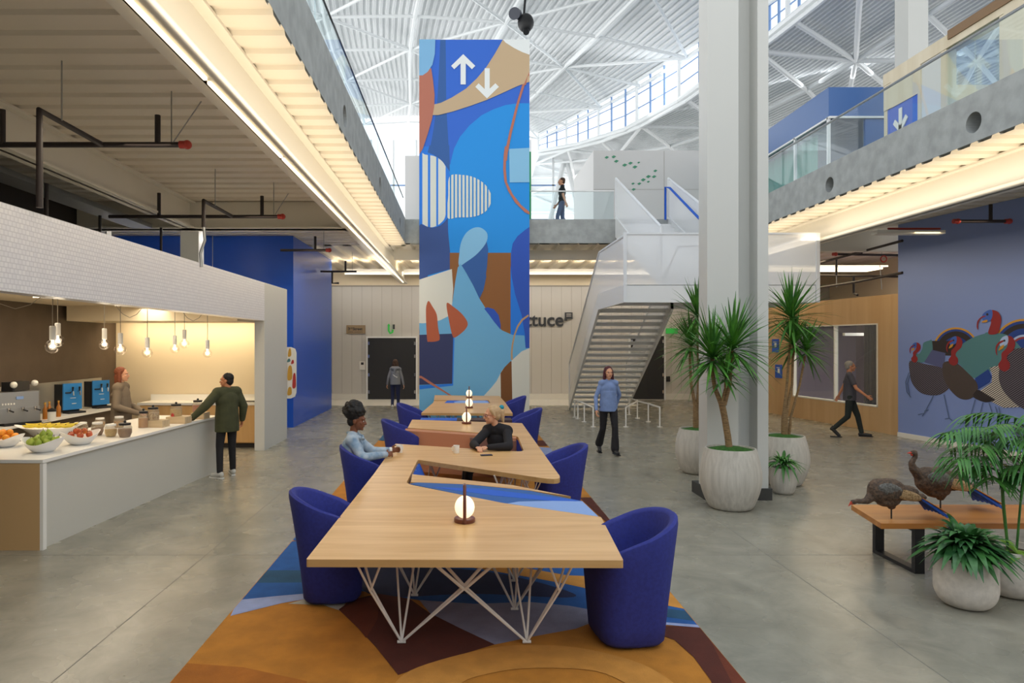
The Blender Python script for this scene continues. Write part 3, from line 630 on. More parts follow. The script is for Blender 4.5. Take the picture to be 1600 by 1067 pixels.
mp(L(z1, [(447, 182), (548, 280), (520, 308), (447, 238), (372, 308), (346, 280)]), 'm_white')
b.build('arrow', MU); b = MB(org=OT)
mp(L(z1, [(626, 300), (668, 300), (668, 500), (626, 500)]), 'm_white')
mp(L(z1, [(645, 552), (745, 455), (715, 425), (645, 492), (575, 425), (548, 455)]), 'm_white')
b.build('arrow', MU)
b = MB(org=OT); gx = tx1; gz = tw(0, 232)[1]; b.box(gx, gx+.07, YT+.3, YT+.6, tw(0, 343)[1], gz, 'm_green'); b.build('side_trim', t)
tag(struct(MB().box(-1.62, -1.2, 19.4, 22, 5.5, tw(0, 232)[1], 'plaster'), 'wall_lift', 'pale lift shaft wall left of the mural on the upper floor', 'wall'))
# ================================================================ BIG COLUMN
t = thing('steel_column', 'massive white steel column rising through the atrium', 'column', (3.8, 9.5, 0)); O = (3.8, 9.5, 0)
b = MB(org=O); b.box(3.36, 3.79, 9.36, 9.69, 0, 16.5, 'column_white'); b.build('flange', t)
b = MB(org=O); b.box(3.79, 4.05, 9.62, 9.67, 0, 16.5, 'column_white'); b.build('web', t)
b = MB(org=O); b.box(4.05, 4.2, 9.36, 9.69, 0, 16.5, 'column_white'); b.build('flange', t)
b = MB(org=O); b.box(3.33, 4.24, 9.33, 9.9, 0, .16, 'kerb_dark'); b.build('kerb', t)
# ================================================================ STAIR
O = (4.4, 18, 0); t = thing('staircase', 'white steel staircase with perforated balustrades and a landing', 'stairs', O)
SX0, SX1 = 3.45, 5.3; YL0, YL1 = 14.6, 17.3; ZL = 3.38; YF = 22.0
b = MB(org=O)
def stringer(b, x, w, pts, m='column_white'):   # pts list of (y, ztop, zbot)
    for (y0, a0, c0), (y1, a1, c1) in zip(pts, pts[1:]):
        vs = [(xx, y, z) for xx in (x, x+w) for y, z in ((y0, c0), (y1, c1), (y1, a1), (y0, a0))]
        b.add(vs, [(0, 1, 2, 3), (7, 6, 5, 4), (0, 4, 5, 1), (1, 5, 6, 2), (2, 6, 7, 3), (3, 7, 4, 0)], m)
mat('stair_white', 'E2E4E5', .45)
for nm, x in (('left', SX0), ('right', SX1)):
    b = MB(org=O); stringer(b, x, .06, [(YF+.1, .42, 0), (YL1, ZL+.02, ZL-.38), (YL0, ZL+.02, ZL-.36)] if nm == 'left' else [(YF+.1, .42, 0), (YL1, ZL+.02, ZL-.38)], 'stair_white'); b.build('stringer', t)
n = 19
for i in range(n):
    z = ZL*(i+1)/(n+1); y = YF-(YF-YL1)*(i)/n
    b = MB(org=O); dy = (YF-YL1)/n
    b.box(SX0+.06, SX1, y-dy-.02, y, z-.03, z, 'stair_white'); b.box(SX0+.06, SX1, y-.02, y, z-.1, z-.03, 'stair_white'); b.build('tread', t)
b = MB(org=O); b.box(SX0+.06, 7.6, YL0+.06, YL1, ZL-.06, ZL, 'stair_white'); b.build('landing', t)
b = MB(org=O); b.box(SX0+.02, 7.6, YL0, YL0+.06, ZL-.36, ZL+.02, 'stair_white'); b.box(SX1, 7.6, YL1, YL1+.06, ZL-.36, ZL+.02, 'stair_white'); b.box(7.56, 7.62, YL0, YL1, ZL-.36, ZL+.02, 'stair_white'); b.build('landing_fascia', t)
UX0, UX1 = 4.3, 5.7; ZU = 5.55; n2 = 13
for x in (UX0-.06, UX1):
    b = MB(org=O); stringer(b, x, .06, [(YL0+.05, ZL+.25, ZL+.0), (YB+.05, ZU+.12, ZU-.45)], 'stair_white'); b.build('stringer', t)
for i in range(n2):
    z = ZL+(ZU-ZL)*(i+1)/(n2+1); dy = (YB-YL0-.3)/n2; y = YL0+.3+dy*i
    b = MB(org=O); b.box(UX0, UX1, y, y+dy+.02, z-.03, z, 'stair_white'); b.box(UX0, UX1, y, y+.02, z-.13, z-.03, 'stair_white'); b.build('tread', t)
def balus(b, f, x, pts, h=1.07):    # perforated panel following (y,z) with top rail
    q = [(x, y, z) for y, z in pts]; top = [(x, y, z+h) for y, z in pts]
    k = len(q)
    b.add(q+top, [(i, i+1, k+i+1, k+i) for i in range(k-1)], 'perf_white')
    f.tube(top, .03, 'perf_frame', 8); f.tube([q[0], top[0]], .03, 'perf_frame', 8); f.tube([q[-1], top[-1]], .03, 'perf_frame', 8)
for x, pts in ((SX0+.03, [(YF+.1, .42), (YL1, ZL), (YL0, ZL)]), (SX1+.03, [(YF+.1, .42), (YL1, ZL)]), (UX0-.03, [(YL0+.05, ZL+.2), (YB+.05, ZU+.1)]), (UX1+.03, [(YL0+.05, ZL+.2), (YB+.05, ZU+.1)])):
    b = MB(org=O); f = MB(org=O); balus(b, f, x, pts); b.build('perforated_panel', t); f.build('panel_frame', t, smooth=True)
b = MB(org=O); b.add([(SX0+.03, YL0, ZL), (7.6, YL0, ZL), (7.6, YL0, ZL+1.1), (SX0+.03, YL0, ZL+1.1)], [(0, 1, 2, 3)], 'perf_white'); b.add([(7.6, YL0, ZL-.3), (7.6, YL1, ZL-.3), (7.6, YL1, ZL+1.1), (7.6, YL0, ZL+1.1)], [(0, 1, 2, 3)], 'perf_white'); b.build('perforated_panel', t)
b = MB(org=O)
for x in (SX0+.03, 5.4, 7.6): b.box(x-.035, x+.035, YL0-.04, YL0, ZL-.36, ZL+1.12, 'perf_frame')
b.box(SX0, 7.6, YL0-.02, YL0+.02, ZL+1.09, ZL+1.13, 'perf_frame'); b.box(7.58, 7.62, YL0, YL1, ZL+1.09, ZL+1.13, 'perf_frame'); b.build('panel_frame', t)
b = MB(org=O); b.tube([(UX1-.1, YB-.1, ZU-.0), (UX1-.1, YB-.1, ZU+.9), (UX1-.1, YB-.5, ZU+.78), (UX1-.1, YL0+.3, ZL+1.05)], .03, 'fabric_bright', 8); b.build('blue_handrail', t, smooth=True)
b = MB(org=O); b.tube([(UX0+.05, YL0+.2, ZL+.1), (UX0+.35, YL0+.1, ZL+.85), (UX0+1.3, YL0+.1, ZL+.87)], .022, 'steel', 8); b.build('handrail', t, smooth=True)
# low white guard rails on the floor around the stair foot
def guard(pts, label):
    t = thing('guard_rail', label, 'railing', pts[0], group=None); g = MB(org=pts[0]); g.tube([(p[0], p[1], .5) for p in pts], .022, 'white_paint', 8); g.build('rail', t, smooth=True)
    for p in pts:
        g = MB(org=pts[0]); g.tube([(p[0], p[1], .01), (p[0], p[1], .5)], .02, 'white_paint', 8); g.build('post', t)
        g = MB(org=pts[0]); g.lathe([(.07, 0), (.07, .012)], (p[0], p[1], 0), 'white_paint', 14); g.build('foot_plate', t)
def fl2(u, v): q = FL(u, v); return (q.x, q.y, 0)
guard([fl2(898, 652), fl2(903, 654), fl2(913, 659), fl2(927, 667)], 'low white floor rail left of the walking woman')
guard([fl2(983, 648), fl2(996, 653)], 'low white floor rail behind the stair foot, nearer the dark door')
guard([fl2(978, 667), fl2(996, 654), fl2(1013, 659), fl2(1031, 667)], 'low white floor rail right of the walking woman')
# ================================================================ SIGNS
t = thing('wall_lettering', 'dark wall lettering partly hidden behind the mural tower', 'sign', P(880, 508, 25.98))
mat('letter_dark', '3A3D42', .6)
pl = P(881, 509, 25.95)
lo = text('Lettuce', .70, (pl.x, 25.97, pl.z), (pi/2, 0, 0), 'letter_dark', 'letters', None, .02, 'RIGHT', .012)
lo.parent = t; lo.location = (pl.x-t.location.x, 25.97-t.location.y, pl.z-t.location.z)
c = P(888.5, 493, 25.97); b = MB(org=tuple(t.location)); b.rbox(c.x-.15, c.x+.15, 25.93, 25.97, c.z-.12, c.z+.12, 'letter_dark'); b.box(c.x-.16, c.x-.06, 25.93, 25.97, c.z-.2, c.z-.1, 'letter_dark')
for dz in (.04, -.03): b.box(c.x-.09, c.x+.09, 25.92, 25.93, c.z+dz, c.z+dz+.025, 'wall_panel')
b.build('speech_mark', t)
c = P(556, 514.5, 25.96); mat('sign_tan', 'A08A6C', .6); t = thing('street_sign', 'small wooden sign reading 3rd Street beside the dark door', 'sign', c)
b = MB(); b.box(-.36, .36, 0, .03, -.16, .16, 'sign_tan'); b.build('board', t)
text('3', .15, (-.3, -.002, -.03), (pi/2, 0, 0), 'letter_dark', 'lettering', t, .003, 'LEFT', .003)
text('rd', .08, (-.21, -.002, .03), (pi/2, 0, 0), 'letter_dark', 'lettering', t, .003, 'LEFT', .002)
text('Street', .15, (-.12, -.002, -.03), (pi/2, 0, 0), 'letter_dark', 'lettering', t, .003, 'LEFT', .003)
b = MB(); b.box(-.3, -.1, -.005, 0, -.11, -.095, 'letter_dark'); b.box(-.05, .26, -.005, 0, -.11, -.095, 'letter_dark'); b.build('small_lettering', t)
c = P(611, 515, 25.9); t = thing('exit_sign', 'small green and dark exit sign above the dark door', 'sign', c)
mat('exit_green', '2F9B3E', .5, emit=.4)
b = MB(); b.tube([(-.09, 0, .2), (-.09, 0, -.05), (-.03, 0, -.14), (.05, 0, -.1), (.07, 0, 0)], .035, 'exit_green', 8); b.slab([(-.14, -.02, .14), (-.09, -.02, .24), (-.03, -.02, .14)], (0, 1, 0), .03, 'exit_green'); b.build('arrow', t)
b = MB(); b.box(.06, .14, 0, .04, .02, .2, 'letter_dark'); b.build('dark_panel', t)
c = P(1066, 523, 25.9); t = thing('exit_sign', 'green exit sign on the far wall beside the staircase', 'sign', P(1050, 517, 25.9)); b = MB(); b.box(-.22, .22, 0, .04, -.1, .1, 'exit_green'); b.build('panel', t)
c = P(566, 571, 25.96); t = thing('card_reader', 'white card reader box with dark window left of the dark door', 'card reader', c)
b = MB(); b.box(-.11, .11, 0, .03, -.16, .16, 'white_paint'); b.build('plate', t); b = MB(); b.box(-.05, .05, -.01, 0, .03, .12, 'black_metal'); b.build('reader', t)
c = P(1044, 592, 25.96); t = tag(MB(org=c).box(c.x-.07, c.x+.07, c.y-.03, c.y, c.z-.1, c.z+.1, 'black_metal').build('card_reader', loc=c), 'small black card reader right of the dark door behind the stair', 'card reader')
# coloured poster edge on the kitchen end panel (rounded sign plate projecting)
mat('poster_white', 'E9E6DF', .5); mat('poster_gold', 'C99A3A', .6); mat('poster_red', 'B5342F', .6); mat('poster_teal', '4F7F86', .6)
OG = (-4.0, 15.44, 1.4); t = thing('wall_artwork', 'tall rounded artwork panel with gold and red shapes at the kitchen end pillar', 'artwork', OG)
b = MB(org=OG); xa, xb = -4.3, -3.75; q = [(xa, .9), (xb-.12, .9), (xb-.03, .94), (xb, 1.03), (xb, 1.93), (xb-.03, 2.02), (xb-.12, 2.06), (xa, 2.06)]
b.slab([(x, 15.42, z) for x, z in q], (0, 1, 0), .05, 'poster_white'); b.build('board', t)
b = MB(org=OG)
for m, x0, x1, z0, z1 in (('poster_gold', -3.93, -3.86, 1.85, 2.02), ('poster_teal', -3.95, -3.88, 1.72, 1.8), ('poster_red', -3.86, -3.8, 1.68, 1.77), ('poster_gold', -3.94, -3.84, 1.33, 1.62), ('poster_red', -3.83, -3.755, 1.15, 1.45), ('poster_gold', -3.94, -3.85, .98, 1.15)):
    b.slab([(x, 15.418, z) for x, z in spline([(x0, z0), (x1, z0+.02), (x1-.01, z1), (x0+.02, z1-.01)], 4)], (0, -1, 0), .008, m)
b.build('painted_shapes', t)
# blue room signs on the plywood wall
for i, (u, v, w) in enumerate(((1212, 540, 'upper'), (1217, 580, 'lower'))):
    c = onwall(u, v, .01); ang = math.atan2(WD.y, WD.x)
    t = tag(MB().box(-.16, .16, -.02, .02, -.2, .2, 'blue_paint').build('room_sign', loc=c, rz=ang), f'{w} blue room sign on the plywood wall beside the column', 'sign')
    b = MB(); b.box(-.08, .02, .02, .026, -.05, .08, 'white_paint'); b.box(-.08, .08, .02, .026, .1, .12, 'white_paint'); b.build('symbol', t)
# ================================================================ TURKEY MURAL
wavemat('hatch_dark', '2E2830', '7E7684', 9, 'Z', .7, .78, .86, (.6, 0, 0)); wavemat('hatch_light', '2E2830', 'D9D2C4', 9, 'Z', .7, .4, .55, (.6, 0, 0)); wavemat('hatch_brown', '3A302E', '6B5C55', 12, 'Z', .7, .75, .9, (.9, 0, 0))
for k, c in dict(t_red='8E2528', t_teal='4F7F86', t_blue='1D3F8C', t_black='2E2628', t_gold='C99230', t_face='3E62B8', t_pale='A9C0E8', t_lilac='545A86', t_line='54688F', t_wattle='963033').items(): mat(k, c, .7)
O = onturkey(1500, 600); t = thing('turkey_mural', 'painted flock of stylised turkeys on the lavender wall', 'mural', O)
b = MB(org=O); lay = [0]
def z6(x, y): return (1400+x/4.64, 470+y/4.64)
def tm(pts, m, smooth=True, n=5, f=z6):
    q = [f(*p) for p in pts]; q = spline(q, n) if smooth else q; lay[0] += 1
    w = [onturkey(u, v, .001+.00035*lay[0]) for u, v in q]; b.add(w, [tuple(range(len(w)))], m)
def circ(cx, cy, r, a0=0, a1=360, n=30, ry=None): return [(cx+r*cos(R(a0+(a1-a0)*i/n)), cy-(ry or r)*sin(R(a0+(a1-a0)*i/n))) for i in range(n+1)]
# tails
for r, m in ((168, 't_gold'), (155, 't_blue'), (140, 't_black'), (100, 't_blue')): tm(circ(435, 360, r, 0, 180), m, False)
for r, m in ((235, 't_gold'), (220, 't_blue'), (200, 't_black'), (165, 't_blue'), (120, 't_pale'), (105, 't_wattle'), (90, 't_blue')): tm(circ(930, 365, r, -20, 200), m, False)
tm([(255, 290), (440, 290), (440, 400), (250, 390)], 't_black', False)
tm([(640, 240), (760, 237), (830, 260), (900, 330), (920, 370), (860, 375), (700, 400)], 't_teal')
# first bird
tm([(240, 288), (200, 305), (190, 350), (165, 385), (130, 380), (125, 435), (200, 445), (262, 400), (262, 290)], 't_teal')
tm([(262, 355), (360, 378), (350, 490), (205, 445)], 't_lilac', False)
tm([(103, 435), (200, 455), (345, 490), (390, 560), (385, 630), (330, 675), (260, 685), (180, 665), (120, 600), (100, 520)], 'hatch_dark')
# third big teal body, brown wing, blue panel
tm([(430, 370), (500, 300), (600, 250), (700, 237), (800, 300), (800, 430), (700, 500), (570, 560), (500, 500), (440, 430)], 't_teal')
tm([(575, 560), (670, 495), (697, 550), (680, 590), (595, 642), (570, 600)], 't_blue', False)
tm([(345, 450), (430, 445), (520, 520), (590, 600), (585, 670), (530, 712), (460, 705), (390, 640), (345, 550)], 'hatch_brown')
tm([(600, 645), (720, 712), (660, 735), (600, 720), (560, 690)], 't_black')
tm([(680, 485), (830, 440), (900, 500), (900, 770), (780, 775), (690, 730), (720, 715), (612, 650), (695, 590), (697, 530)], 'hatch_light', False)
tm([(800, 370), (1000, 340), (1300, 400), (1350, 700), (1100, 830), (920, 780), (810, 690), (755, 600), (750, 500)], 'hatch_dark')
# heads: neck, face, beak
def head(cx, cy, s, face='t_face'):
    g = lambda q: [(cx+x*s, cy+y*s) for x, y in q]
    tm(g([(5, -75), (45, -70), (70, -30), (60, 20), (20, 60), (10, 90), (30, 120), (28, 160), (-5, 182), (-40, 165), (-52, 130), (-30, 95), (-28, 50), (0, 20), (15, -10), (10, -40)]), 't_red')
    tm(g([(10, -78), (20, -60), (15, -20), (-15, 0), (-40, -5), (-40, -40), (-20, -68)]), face)
    tm(g([(-20, -45), (-5, -40), (-45, -15), (-62, 20), (-60, 65), (-72, 40), (-70, 0), (-50, -30)]), 't_red')
    tm(g([(-10, -12), (-20, 15), (-50, 30), (-35, 0)]), 't_gold'); tm(circ(cx-8*s, cy-42*s, 8*s, n=10), 't_black', False)
head(140, 345, .56); head(425, 320, 1.0-.18); head(795, 330, 1.0, 't_pale')
tm([(690, 68), (740, 80), (764, 130), (755, 190), (735, 237), (670, 237), (690, 160), (685, 120)], 't_red')
tm([(695, 66), (700, 110), (680, 145), (630, 140), (628, 100), (660, 72)], 't_face'); tm([(655, 110), (615, 130), (598, 165), (596, 208), (586, 190), (592, 145), (625, 112)], 't_red'); tm([(665, 140), (655, 155), (620, 155), (650, 138)], 't_gold'); tm(circ(663, 98, 9, n=10), 't_black', False)
# legs
def ln(pts, w=3):
    for (x0, y0), (x1, y1) in zip(pts, pts[1:]):
        dx, dy = x1-x0, y1-y0; l = math.hypot(dx, dy) or 1; nx, ny = -dy/l*w, dx/l*w
        tm([(x0+nx, y0+ny), (x1+nx, y1+ny), (x1-nx, y1-ny), (x0-nx, y0-ny)], 't_line', False)
for s in ([(272, 688), (205, 815), (160, 825)], [(205, 815), (190, 835)], [(205, 800), (238, 790)], [(348, 680), (385, 850), (410, 868)], [(385, 850), (355, 856)], [(575, 715), (527, 880), (445, 890)], [(527, 880), (520, 910)], [(630, 738), (595, 880), (560, 888)], [(675, 740), (710, 850)], [(720, 765), (745, 840)], [(745, 770), (768, 860)], [(95, 520), (70, 590), (80, 660), (110, 700)], [(100, 540), (85, 600), (100, 690)]): ln(s)
b.build('painting', t)
# ================================================================ RUG
RO = (0, 10, 0); rug = thing('area_rug', 'long patterned rug in ochre, brown and blue under the communal tables', 'rug', RO)
b = MB(org=RO); b.rbox(-1.84, 1.79, 3.4, 17.2, .001, .012, 'rug_ochre', .03); rl = [0]
def rp(px, m, smooth=True, world=False, n=5):
    w = px if world else [(FL(u, v).x, FL(u, v).y) for u, v in px]
    if smooth: w = spline(w, n)
    w = clip(w, -1.835, 1.785, 3.41, 17.19)
    if len(w) < 3: return
    rl[0] += 1; z = .0122+.00025*rl[0]; a = sum(w[i-1][0]*w[i][1]-w[i][0]*w[i-1][1] for i in range(len(w)))
    if a < 0: w = w[::-1]
    b.add([(x, y, z) for x, y in w], [tuple(range(len(w)))], m)
rp([(370, 943), (487, 931), (560, 925), (661, 941), (742, 946), (827, 943), (889, 949), (960, 965), (1018, 976), (1110, 986), (1110, 953), (1000, 935), (886, 914), (745, 890), (640, 868), (560, 850), (380, 845)], 'rug_blue', False)
rp([(400, 893), (486, 893), (600, 897), (700, 900), (700, 914), (560, 915), (486, 912), (380, 913)], 'rug_teal', False)
rp([(560, 888), (700, 890), (790, 900), (885, 925), (885, 936), (740, 930), (600, 935), (560, 915)], 'rug_navy')
rp([(1010, 962), (1120, 978), (1120, 962), (1010, 950)], 'rug_teal', False)
rp([(745, 884), (812, 888), (886, 900), (1000, 880), (1060, 920), (1080, 956), (1000, 940), (886, 915), (812, 901), (745, 890)], 'rug_tan', False)
rp([(790, 884), (890, 870), (1000, 870), (1035, 895), (1025, 907), (886, 901)], 'rug_blue', False)
rp([(655, 940), (742, 946), (827, 943), (889, 949), (960, 962), (900, 985), (835, 997), (773, 1010), (720, 985), (672, 961)], 'rug_grey', False)
rp([(360, 965), (372, 940), (430, 934), (487, 929), (487, 937), (440, 945), (400, 955)], 'rug_sky', False)
rp([(450, 946), (487, 936), (545, 938), (532, 957), (505, 948)], 'rug_cream', False)
rp([(529, 955), (560, 985), (588, 1015), (622, 1058), (690, 1035), (773, 1010), (720, 985), (672, 961), (640, 938), (590, 930), (550, 940)], 'rug_brown', False)
rp([(531, 957), (560, 938), (592, 934), (590, 970), (572, 1000), (560, 985)], 'rug_brown2', False)
rp([(240, 1035), (298, 1040), (380, 1046), (480, 1068), (460, 1110), (200, 1110)], 'rug_ochre2', False)
rp([(1005, 979), (1110, 984), (1200, 1120), (1125, 1120), (1111, 1067), (1084, 1030), (1054, 1003), (1021, 991), (1005, 988)], 'rug_brown', False)
rp([(1100, 983), (1125, 983), (1230, 1120), (1170, 1120), (1128, 1040)], 'rug_brown2', False)
rp([(1010, 973), (1110, 981), (1110, 985), (1010, 977)], 'rug_sky', False)
rp([(640, 1052), (720, 1026), (800, 1012), (900, 1015), (1000, 1040), (1060, 1080), (1000, 1080), (930, 1052), (820, 1048), (740, 1062), (700, 1080), (620, 1080)], 'rug_tan')
rp([(905, 779), (930, 779), (985, 830), (950, 820)], 'rug_brown', False)
for m, w in (('rug_brown2', [(.6, 11.4), (1.8, 11.0), (1.8, 13.0), (1.2, 13.1)]), ('rug_sky', [(.5, 13.1), (1.8, 13.0), (1.8, 13.9), (.9, 14.0)]), ('rug_brown', [(1.0, 14.4), (1.8, 14.2), (1.8, 15.0)]), ('rug_blue', [(-1.84, 8.6), (-.5, 8.2), (.8, 9.3), (1.0, 8.6), (-.4, 7.2), (-1.84, 7.4)]), ('rug_grey', [(-1.84, 12.2), (-.5, 11.5), (.4, 12.6), (-.6, 13.6), (-1.84, 13.2)]), ('rug_teal', [(-1.84, 15), (0, 14.4), (1.2, 15.6), (0, 16.6), (-1.84, 16.2)])): rp(w, m, True, True)
b.build('pile', rug)
# ================================================================ COMMUNAL TABLES
def roundc(poly, rs, seg=5):
    out = []; n = len(poly)
    for i in range(n):
        p, a, c = Vector(poly[i]), Vector(poly[i-1]), Vector(poly[(i+1) % n]); r = rs.get(i, .015)
        d1 = (a-p).normalized(); d2 = (c-p).normalized(); r = min(r, (a-p).length*.45, (c-p).length*.45); s, e = p+d1*r, p+d2*r
        for k in range(seg+1):
            t = k/seg; q = s*(1-t)**2+p*2*t*(1-t)+e*t*t; out.append((q.x, q.y))
    return out
OA = (0, 8, 0)
ta = thing('communal_table', 'long zigzag oak communal table on white wire legs, nearest the viewer', 'table', OA)
PA = [(-1.01, 4.42), (1.04, 4.40), (1.12, 5.5), (.36, 5.98), (-.56, 6.80), (-.53, 8.2), (1.03, 6.92), (1.03, 7.6), (1.05, 11.95), (-.915, 12.5), (-.9, 11.3), (.27, 10.67), (.84, 10.3), (.8, 8.8), (.144, 9.05), (-.926, 9.5), (-.945, 7.3)]
b = MB(org=OA); b.prism(roundc(PA, {4: .12, 5: .04, 6: .3, 12: .15, 13: .15}), .70, .75, 'oak', 'oak_edge'); b.build('tabletop', ta)
blue = [(1.11, 5.53), (.36, 6.0), (-.40, 6.72), (-.53, 6.84), (-.45, 6.90), (.057, 6.80), (.64, 6.52), (1.07, 6.09)]
b = MB(org=OA); b.prism(blue, .46, .742, 'fabric_blue'); b.prism([(1.105, 5.54), (.40, 5.99), (.50, 6.06), (.80, 6.09), (1.07, 6.07)], .742, .744, 'fabric_light')
b.prism([(-.3, 6.68), (.3, 6.3), (.9, 6.05), (1.06, 6.1), (.64, 6.35), (.2, 6.6)], .742, .7435, 'fabric_bright'); b.build('upholstered_back', ta)
b = MB(org=OA); b.prism([(-.535, 7.34), (.5, 6.78), (1.0, 6.28), (.64, 6.54), (.057, 6.82), (-.52, 6.92)], .69, .741, 'oak', 'oak_edge'); b.build('ledge', ta)
b = MB(org=OA); b.slab([(-.545, 7.35, .70), (-.535, 8.18, .70), (-.40, 8.1, .40), (-.42, 7.4, .40)], (1, 0, .4), .03, 'fabric_bright'); b.build('seat_side', ta)
peach = [(-.93, 11.3), (-.93, 11.02), (.27, 10.42), (.80, 10.12), (.82, 10.3), (.27, 10.66)]
b = MB(org=OA); b.prism(peach, .44, .738, 'fabric_peach'); b.prism([(.12, 10.5), (.8, 10.14), (.79, 10.08), (.12, 10.42)], .44, .70, 'fabric_mauve'); b.build('upholstered_back', ta)
b = MB(org=OA); b.prism([(-.92, 11.0), (.75, 10.15), (.72, 9.25), (.15, 9.5), (-.92, 9.95)], .30, .44, 'fabric_peach'); b.build('seat', ta)
b = MB(org=OA); b.box(-.85, .65, 9.9, 10.0, .0, .3, 'oak'); b.build('seat_base', ta)
OB = (0, 16, 0); tb_ = thing('communal_table', 'oak communal table with blue inlay seat back, farther one by the mural tower', 'table', OB)
PB = [(-.82, 13.7), (1.01, 13.6), (1.02, 16), (.99, 18.1), (-.74, 18.4), (-.69, 16.75), (.66, 16.75), (.66, 15.95), (-.685, 15.95)]
b = MB(org=OB); b.prism(roundc(PB, {6: .08, 7: .08}), .70, .75, 'oak', 'oak_edge'); b.build('tabletop', tb_)
b = MB(org=OB); b.prism([(-.42, 15.97), (.64, 15.97), (.62, 16.73), (-.36, 16.73)], .46, .744, 'fabric_bright'); b.prism([(-.16, 15.98), (.6, 15.98), (.64, 16.3), (.55, 16.68), (-.05, 16.7), (-.2, 16.3)], .744, .746, 'fabric_light'); b.build('upholstered_back', tb_)
b = MB(org=OB); b.prism([(-.69, 15.97), (-.42, 15.97), (-.37, 16.73), (-.69, 16.73)], .5, .735, 'oak', 'oak_edge'); b.build('ledge', tb_)
b = MB(org=OB); b.box(-.8, -.1, 12.95, 13.35, .42, .69, 'fabric_bright'); b.box(-.1, .95, 12.95, 13.35, .42, .69, 'fabric_dark'); b.build('upholstered_back', tb_)
b = MB(org=OB); b.box(-.7, .85, 13.05, 13.25, 0.016, .42, 'oak'); b.build('seat_base', tb_)
mat('leg_white', 'E7E2DA', .45)
def wireleg(F0, nodes, org, parent, yoff=.10):
    b = MB(org=org); r = .0085; z0 = .026
    for nx, ny, nz in nodes:
        wd_ = .11 if abs(nx-F0[0]) < .3 else .29
        for o in (-yoff, yoff):
            b.tube([(F0[0], F0[1], z0), (nx, ny+o*.35, nz)], r, 'leg_white', 7)
            e = Vector((nx, ny+o*.35, nz))+(Vector((nx, ny, nz))-Vector((F0[0], F0[1], z0)))*0
            k = (.71-nz)
            b.tube([e, (nx+wd_, ny+o*1.4, .705)], r, 'leg_white', 7); b.tube([e, (nx-wd_, ny+o*1.4, .705)], r, 'leg_white', 7)
    b.tube([(F0[0]-.03, F0[1], .03), (F0[0]+.03, F0[1], .03)], .011, 'leg_white', 7)
    b.tube([(F0[0], F0[1], z0), (F0[0]+.10, F0[1]+.5, .705)], r, 'leg_white', 7); b.tube([(F0[0], F0[1], z0), (F0[0]-.10, F0[1]+.5, .705)], r, 'leg_white', 7)
    b.build('leg', parent, smooth=True)
for x0, y0 in ((-.43, 4.85), (.46, 4.85)): wireleg((x0, y0), [(x0-.21, y0-.05, .42), (x0+.44, y0-.02, .42)] if x0 < 0 else [(x0-.44, y0-.02, .42), (x0+.22, y0-.05, .42)], OA, ta)
for x0, y0 in ((-.40, 5.75), (.42, 5.45), (.47, 6.1)): wireleg((x0, y0), [(x0-.2, y0, .42), (x0+.25, y0, .42)], OA, ta)
for x0, y0 in ((-.70, 7.9), (.62, 7.6), (.6, 8.2), (-.5, 8.75), (.6, 11.3), (-.4, 11.85)): wireleg((x0, y0), [(x0-.07, y0, .42), (x0+.07, y0, .42)] if x0 < -.6 else [(x0-.16, y0, .42), (x0+.16, y0, .42)], OA, ta)
for x0, y0 in ((-.4, 14.3), (.6, 14.3), (.55, 17.5), (-.3, 17.5)): wireleg((x0, y0), [(x0-.2, y0, .42), (x0+.2, y0, .42)], OB, tb_)
# ================================================================ TUB CHAIRS (front faces +X)
def tub_chair(label):
    t = thing('tub_chair', label, 'chair', (0, 0, 0), 0, 'royal blue tub chairs around the communal tables')
    N = 56; b = MB(); rings = []
    def se(a, ax, ay, e): c, s = cos(a), sin(a); return (ax*abs(c)**(2/e)*(1 if c >= 0 else -1), ay*abs(s)**(2/e)*(1 if s >= 0 else -1))
    def hr(a): return .57+.33*((1-cos(a))/2+.0015)**.74       # rim height, back at a=pi
    def ring(f, inset=0, zadd=0, zabs=None):
        out = []
        for i in range(N):
            a = 2*pi*i/N; h = hr(a); z = (h*f+zadd) if zabs is None else zabs; q = min(1, z/.9)
            ax = .235+.09*q-inset; ay = .255+.105*q-inset; x, y = se(a, ax, ay, 3.8-1.75*q); x += -.05*q*q*(1-cos(a))/2
            out.append((x, y, z))
        return out
    rs = [ring(0, .02, .012), ring(0, 0, .04), ring(.2), ring(.4), ring(.6), ring(.8), ring(.95), ring(1, .008, -.008), ring(1, .03, .004), ring(1, .055, -.008), ring(.97, .065)]
    seat = ring(0, .07, 0, .45); rs.append([(x, y, max(.45, z*.85)) for (x, y, z) in ring(.9, .07)]); rs.append(seat)
    vs = [p for r in rs for p in r]; fs = [(j*N+i, j*N+(i+1) % N, (j+1)*N+(i+1) % N, (j+1)*N+i) for j in range(len(rs)-1) for i in range(N)]
    fs.append(tuple(range(N))[::-1]); fs.append(tuple(range((len(rs)-1)*N, len(rs)*N)))
    b.add(vs, fs, 'chair_blue'); b.build('shell', t, smooth=True, angle=50)
    c = MB(); s1 = ring(0, .075, 0, .42); s2 = ring(0, .072, 0, .47); s3 = ring(0, .09, 0, .495); s4 = [(x*.6, y*.6, .505) for x, y, z in s3]; vs = s1+s2+s3+s4
    c.add(vs, [(j*N+i, j*N+(i+1) % N, (j+1)*N+(i+1) % N, (j+1)*N+i) for j in range(3) for i in range(N)]+[tuple(range(3*N, 4*N))], 'chair_blue'); c.build('seat_cushion', t, smooth=True, angle=50)
    return t
